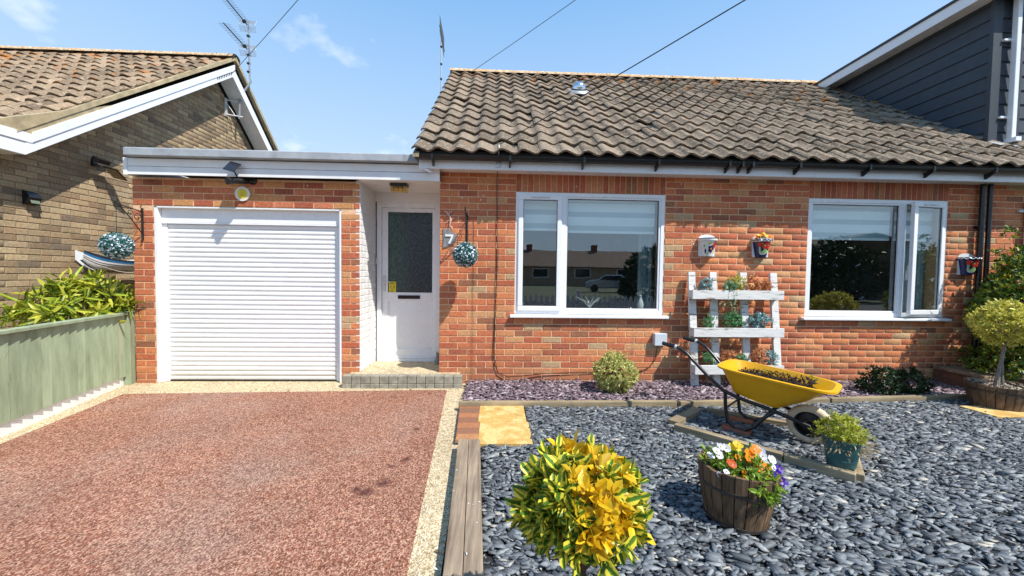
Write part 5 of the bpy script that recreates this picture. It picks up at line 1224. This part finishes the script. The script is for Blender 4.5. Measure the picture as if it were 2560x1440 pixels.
def ball(x, y, z, label, chain):
    t = thing('topiary_ball', label, 'artificial plant', (x, y, z), 0, 'hanging artificial ball plants')
    ms = []
    for i in range(150):
        ph_ = math.acos(1 - 2 * (i + .5) / 150); a = i * 2.39996; d = Vector((math.sin(ph_) * math.cos(a), math.sin(ph_) * math.sin(a), math.cos(ph_)))
        u = d.orthogonal().normalized(); w_ = d.cross(u)
        for j in range(6):
            b = j * 1.05 + i; dv = d * .55 + (u * math.cos(b) + w_ * math.sin(b)); ms.append((random.randrange(3), orient(d * (.118 + random.uniform(0, .012)), dv, .033, .2, d)))
    stuff_leaves('foliage', t, LT, ms, L_BALL)
    build('core', MB().lathe([(0, -.115), (.08, -.08), (.115, 0), (.08, .08), (0, .115)], 12), m_plain('dark green core', (.01, .04, .03), .9), t, smooth=True)
    build('chain', MB().tube([(0, 0, .12), (0, 0, chain)], .003, 5), IRON, t)
bracket(-4.04, 1.985, 'black scroll bracket on the brick pier left of the garage door')
bracket(-.357, 1.975, 'black scroll bracket beside the front door number')
ball(-4.045, -.30, 1.555, 'blue green artificial ball hanging left of the garage', .44)
ball(-.352, -.30, 1.515, 'blue green artificial ball hanging right of the front door', .46)

# boat ornament on the neighbour's wall
bo = thing('boat_ornament', 'model rowing boat in white and blue hung on the buff wall behind the ball', 'ornament', (-5.42, .66, 1.33)); bo.scale = (1.2, 1, 1.3)
secs = []; NS, NQ = 16, 9
for i in range(NS + 1):
    t = i / NS; y = t * 1.0; w_ = .10 * math.sin(PI * min(1, .06 + t * .62)) ** .7; zt2 = .17 - .10 * math.sin(PI * t * .9) * .9; zk = .10 * (1 - min(1, t * 4)) ** 2 - .03
    secs.append([(w_ * math.sin(PI / 2 * q / NQ) ** .8, y, zt2 - .0 + (zk - zt2) * math.sin(PI / 2 * (1 - q / NQ))) for q in range(NQ + 1)])
def strip(q0, q1, off=0):
    vs = []; 
    for i in range(NS + 1):
        for q in range(q0, q1 + 1): x, y, z = secs[i][q]; vs.append((x + off, y, z))
    k = q1 - q0 + 1
    return MB().add(vs, [(i * k + j, (i + 1) * k + j, (i + 1) * k + j + 1, i * k + j + 1) for i in range(NS) for j in range(k - 1)])
build('hull', strip(0, 7), WPAINT, bo, smooth=True); build('blue_stripe', strip(7, 8, .0015), BLUEP, bo, smooth=True); build('gunwale', strip(8, 9, .003), m_plain('dark gunwale', (.02, .03, .05), .4), bo, smooth=True)
build('back_board', MB().prism([(s_[0][1], s_[-1][2]) for s_ in secs] + [(s_[0][1], s_[0][2]) for s_ in secs[::-1]], -.06, -.05, 'x'), WPAINT, bo)
build('plank_line', MB().tube([(secs[i][5][0] + .002, secs[i][5][1], secs[i][5][2]) for i in range(NS + 1)], .0022, 4).tube([(secs[i][6][0] + .002, secs[i][6][1], secs[i][6][2]) for i in range(NS + 1)], .0022, 4), m_plain('grey plank line', (.15, .15, .16), .6), bo)
build('rope', MB().tube([(.125, .08 + t * .8, .02 - .07 * math.sin(PI * t)) for t in np.linspace(0, 1, 14)], .004, 5), m_plain('pale rope', (.6, .55, .45), .8), bo)
build('keel', MB().tube([(secs[i][0][0] + .004, secs[i][0][1] - .004, secs[i][0][2]) for i in range(NS + 1)], .007, 5), m_plain('dark keel', (.02, .02, .02), .6), bo)

# ================================================================== AERIALS and WIRES
def yagi(parent, o, d, L, n, refl=True, w_=.10, vert=False):
    d = Vector(d).normalized(); sd = Vector((0, 0, 1)) if vert else d.cross(Vector((0, 0, 1))).normalized()
    b = build('boom', MB().tube([o, Vector(o) + d * L], .011, 6), GREYDK, parent)
    m = MB()
    for k in range(n):
        p = Vector(o) + d * (.12 + (L - .14) * k / (n - 1)); m.tube([p - sd * w_, p + sd * w_], .003, 4, False)
    e = build('elements', m, GREYDK, parent); e['kind'] = 'stuff'
    if refl:
        up = Vector((0, 0, 1)); m = MB()
        for s1 in (-1, 1):
            for k in range(6):
                q = Vector(o) + up * s1 * (.02 + .018 * k) - d * .01 * k; m.tube([q - sd * .15, q + sd * .15], .0035, 4, False)
            for t in (-.15, -.05, .05, .15): m.tube([Vector(o) + sd * t, Vector(o) + sd * t + up * s1 * .12 - d * .06], .003, 4, False)
        r = build('reflector', m, PALE, parent); r['kind'] = 'stuff'
    build('dipole', MB().box(-.03, .03, -.02, .02, -.025, .025, Matrix.Translation(Vector(o) + d * .1)), BLK, parent)
GREYDK = m_plain('dark grey aluminium', (.10, .11, .12), .5, .3)
ae = thing('tv_aerial', 'double television aerial on a cranked mast at the left gable', 'aerial')
build('mast', MB().tube([(-5.30, 3.58, 4.42), (-5.28, 3.58, 4.85), (-5.20, 3.60, 5.0), (-5.10, 3.64, 5.20), (-5.12, 3.64, 5.30), (-5.14, 3.64, 6.40)], [.022, .022, .022, .02, .016, .013], 8), m_plain('galvanised mast', (.3, .31, .32), .5, .5), ae, smooth=True)
build('wall_bracket', MB().box(WX, WX + .02, 3.44, 3.50, 4.42, 4.78).tube([(WX, 3.47, 4.75), (-5.24, 3.6, 4.75)], .014, 6).tube([(WX, 3.47, 4.46), (-5.24, 3.6, 4.46)], .014, 6).tube([(WX, 3.47, 4.72), (-5.36, 3.54, 4.47)], .009, 5), PALE, ae)
yagi(ae, (-5.14, 3.60, 6.32), (.12, -1, .0), .78, 14); yagi(ae, (-5.14, 3.60, 5.83), (.12, -1, 0), .82, 14)
for z in (6.10, 5.72, 5.55, 5.38): build('clamp', MB().box(-5.165, -5.115, 3.615, 3.665, z, z + .03), BLK, ae)
a2 = thing('tv_aerial', 'slim television aerial standing behind the left end of the tiled ridge', 'aerial')
build('mast', MB().tube([(-1.20, 3.5, 4.3), (-1.195, 3.5, 6.05), (-1.19, 3.5, 6.15)], .011, 6), m_plain('pale mast', (.35, .36, .38), .5, .4), a2)
build('boom', MB().tube([(-1.19, 3.9, 6.10), (-1.17, 3.1, 6.14)], .010, 6), GREYDK, a2)
m = MB()
for k in range(14):
    t = k / 13; y = 3.85 - .72 * t; x = -1.19 + .02 * t; m.tube([(x, y, 6.10 + .04 * t - .16 + .04 * t), (x, y, 6.10 + .04 * t + .26 - .05 * t)], .004, 4, False)
build('elements', m, GREYDK, a2)['kind'] = 'stuff'
for z in (5.95, 5.6, 5.3): build('clamp', MB().box(-1.215, -1.175, 3.48, 3.52, z, z + .025), BLK, a2)
build('gable_bracket', MB().tube([(-1.19, 3.5, 5.05), (-1.05, 3.3, 5.0), (-.87, 3.2, 4.95)], .010, 6), BLK, a2)
POLE = Vector((15.5, -14.2, 8.6))
def wire(a, lab, sag=.35, r=.006, b=POLE):
    a = Vector(a); pts = []
    for k in range(25):
        t = k / 24; p_ = a.lerp(b, t); p_.z -= sag * 4 * t * (1 - t); pts.append(p_)
    o = build('overhead_wire', MB().tube(pts, r, 5), m_plain('black wire', (.02, .02, .02), .6), None); tag(o, lab, 'wire', 'overhead telephone wires')
wire((.01, -.26, 2.74), 'overhead wire running from the gutter clamp past the silver roof dome', .30, .0048)
wire((-1.1, 3.42, 5.06), 'overhead wire from the left end of the tiled ridge', .5, .0045)
wire((-5.19, 3.2, 5.12), 'overhead wire rising from the white gable apex on the left', .5, .0045)

# ================================================================== ACROSS THE STREET (seen in the window reflections)
oh = thing('opposite_bungalow', 'long dark roofed bungalow across the street mirrored in the left window', 'bungalow', (6, -44, 0))
build('wall', MB().box(-26, 26, -8, 0, 0, 2.5), m_plain('brown brick far wall', hexc('a58a76'), .9, var=.2, scale=2), oh)
build('roof', MB().prism([(.5, 2.4), (-4, 4.8), (-8.5, 2.4)], -27, 27, 'x'), m_plain('far brown tile', hexc('7a685c'), .9, var=.3, scale=3), oh)
for k in range(9): build('window', MB().box(-23 + k * 5.4, -21 + k * 5.4, .0, .06, 1.0, 2.2), UPVC, oh); build('pane', MB().box(-22.9 + k * 5.4, -21.1 + k * 5.4, .06, .08, 1.1, 2.1), CARG, oh)
for k in range(5): build('chimney', MB().box(-20 + k * 9, -19.2 + k * 9, -4.4, -3.6, 4.4, 5.6), m_plain('far chimney brick', hexc('80503f'), .9), oh)
pk = thing('picket_fence', 'low white picket fence at the front of the garden mirrored in the windows', 'fence', (3.2, -5.3, 0))
for k in range(46): build('picket', MB().prism([(-3.2 + k * .14, .05), (-3.11 + k * .14, .05), (-3.11 + k * .14, .72), (-3.155 + k * .14, .80), (-3.2 + k * .14, .72)], 0, .018, 'y'), WPAINT, pk)
build('rail', MB().box(-3.25, 3.3, -.03, -.002, .2, .27).box(-3.25, 3.3, -.03, -.002, .56, .63), WPAINT, pk)
for k in range(4): build('post', MB().box(-3.3 + k * 2.2, -3.2 + k * 2.2, -.13, -.031, 0, .92), WPAINT, pk)
def car(loc, rz, paint, lab):
    t = thing('parked_car', lab, 'car', loc, rz, 'cars parked across the street')
    build('body', MB().prism([(-2.0, .35), (-2.05, .75), (-1.7, .92), (-1.0, .98), (-.45, 1.40), (.75, 1.42), (1.45, 1.02), (1.98, .92), (2.05, .5), (2.0, .35)], -.82, .82, 'y'), paint, t, bevel=.08)
    build('side_window', MB().prism([(-.85, 1.0), (-.42, 1.33), (.70, 1.35), (1.2, 1.02)], -.826, .826, 'y'), CARG, t)
    build('windscreen', MB().add([(-.97, -.68, 1.01), (-.97, .68, 1.01), (-.47, .6, 1.385), (-.47, -.6, 1.385), (-.93, -.68, 1.0), (-.93, .68, 1.0), (-.43, .6, 1.37), (-.43, -.6, 1.37)], [(0, 1, 2, 3), (4, 7, 6, 5)]), CARG, t)
    for x in (-1.3, 1.3):
        for y in (-.78, .78): build('wheel', MB().lathe([(0, -.1), (.31, -.1), (.33, 0), (.31, .1), (0, .1)], 18, Matrix.Translation((x, y, .33)) @ Matrix.Rotation(PI / 2, 4, 'X')), BLK, t, smooth=True)
car((9.5, -27, -.02), .25, SIL, 'silver hatchback across the street mirrored in the large left pane')
car((-.5, -24, -.02), 1.9, m_plain('pale blue grey paint', (.3, .34, .38), .25, .5), 'pale estate car mirrored in the small left pane')
oh2 = thing('opposite_house', 'brown house with white porch across the street mirrored in the right window', 'house', (25, -21, 0))
build('wall', MB().box(-6, 8, -8, 0, 0, 2.7).prism([(-6, 2.7), (8, 2.7), (1, 4.3)], -8, 0, 'y'), m_plain('brown render far wall', hexc('5b4a3c'), .9, var=.25, scale=2), oh2)
build('porch', MB().box(-4.5, -.5, .0, 1.2, 0, .5).box(-4.5, -4.35, 0, 1.2, .5, 2.2).box(-.65, -.5, 0, 1.2, .5, 2.2).box(-2.6, -2.4, 1.1, 1.2, .5, 2.2).box(-4.6, -.4, 0, 1.3, 2.2, 2.35), WPAINT, oh2)
build('roof', MB().prism([(-6.6, 2.5), (1, 4.35), (8.6, 2.5), (8.6, 2.7), (1, 4.55), (-6.6, 2.7)], -8.3, .3, 'y'), m_plain('far house tile', hexc('5e5348'), .9, var=.3, scale=3), oh2)
bush('roadside_tree', 'dark roadside tree mirrored in the right hand window', (20, -17, 0), [(((0, 0, 1.6), (3.2, 1.6, 1.5), 800, 6, .30), dict(inner=.6))], L_DKST, LT, 6, 2.4, 'tree')
bush('roadside_hedge', 'dark rounded hedge across the street mirrored in the left window', (9.5, -17, 0), [(((0, 0, 1.1), (2.4, 1.2, 1.5), 700, 6, .26), dict(inner=.7))], L_DKST, LT, 5, 1.3, 'hedge')
tpole = thing('telegraph_pole', 'wooden telegraph pole behind the camera carrying the three wires', 'pole', (POLE.x, POLE.y, 0))
build('shaft', MB().tube([(0, 0, -.03), (0, 0, 8.9)], [.14, .10], 12), BARKD, tpole, smooth=True)
build('ring_head', MB().lathe([(.1, 8.5), (.17, 8.52), (.17, 8.62), (.1, 8.64)], 14), BLK, tpole)
# ornaments on the inside sill of the left window
orn = thing('twig_ornament', 'silvery twig ornament on the sill inside the left window', 'ornament', (1.16, .17, .90))
for k in range(12):
    a = random.uniform(-1.2, 1.2); L = random.uniform(.1, .2); build('twig', MB().tube([(0, 0, 0), (L * .5 * math.sin(a), .0, L * .5), (L * math.sin(a * 1.3), .01, L * .8)], [.004, .003, .002], 4), PALE, orn)
for (x, lab) in ((.285, 'white bird figure at the left end inside the left window'), (1.80, 'white bird figure at the right end inside the left window')):
    f2 = thing('bird_figure', lab, 'ornament', (x, .16, .89)); build('body', MB().lathe([(0, 0), (.03, .0), (.045, .06), (.03, .11), (.014, .15), (.02, .175), (0, .19)], 12), WHITE, f2, smooth=True); build('beak', MB().tube([(0, -.015, .172), (0, -.045, .165)], [.006, .001], 5), ORANGEG, f2)

# small wear: wall plugs and paint flecks on the brick, grit and dead leaves on the drive border
for (x, z) in ((-.42, 2.20), (-.17, 2.23), (-.20, 2.18), (.93, 2.36), (2.20, 2.42), (2.35, 1.73), (2.37, 1.70), (3.52, 2.33), (-2.2, 2.30), (1.62, .92), (1.1, .99), (3.70, 2.02)):
    build('wall_plug', MB().prism([(x + .006 * math.cos(k), z + .011 * math.sin(k + .4)) for k in np.linspace(0, 5.2, 6)], -.004, .001, 'y'), WHITE, bu)
def in_edge(x, y): return (-.50 < x < -.22 and -4 < y < -.3) or (-3.9 < x < -.6 and -.40 < y < -.22) or (random.random() < .10 and -3.5 < x < -.6)
lt = chips(90, in_edge, .016, .5, .004, .004, (-3.9, -.22), (-3.2, -.22))
me = merged('dead_leaves', CH, lt, rng.random(90), L_DRY2 if 'L_DRY2' in globals() else m_plain('brown leaf litter', hexc('6b4a2c'), .9, var=.4, scale=60)); o = bpy.data.objects.new('leaf_litter', me); COL.objects.link(o); tag(o, 'scattered brown leaf litter along the cream drive border', 'leaf litter'); o['kind'] = 'stuff'
lc = chips(40, lambda x, y: abs(x + .2) < .12 or random.random() < .1, .026, .3, .09, .002, (-.24, -.06), (-3.1, -1.8))
lc = [(k, m) for k, m in lc if random.random() < .3]
me = merged('bird_lime', CH, [(k, m * np.array([[.5, .5, .5, 1]] * 3 + [[1, 1, 1, 1]])) for k, m in lc], rng.random(len(lc)), WHITE); o = bpy.data.objects.new('fleck', me); COL.objects.link(o); o.parent = slp; o.matrix_parent_inverse = Matrix.Translation((.2, 3, 0)); o['kind'] = 'stuff'
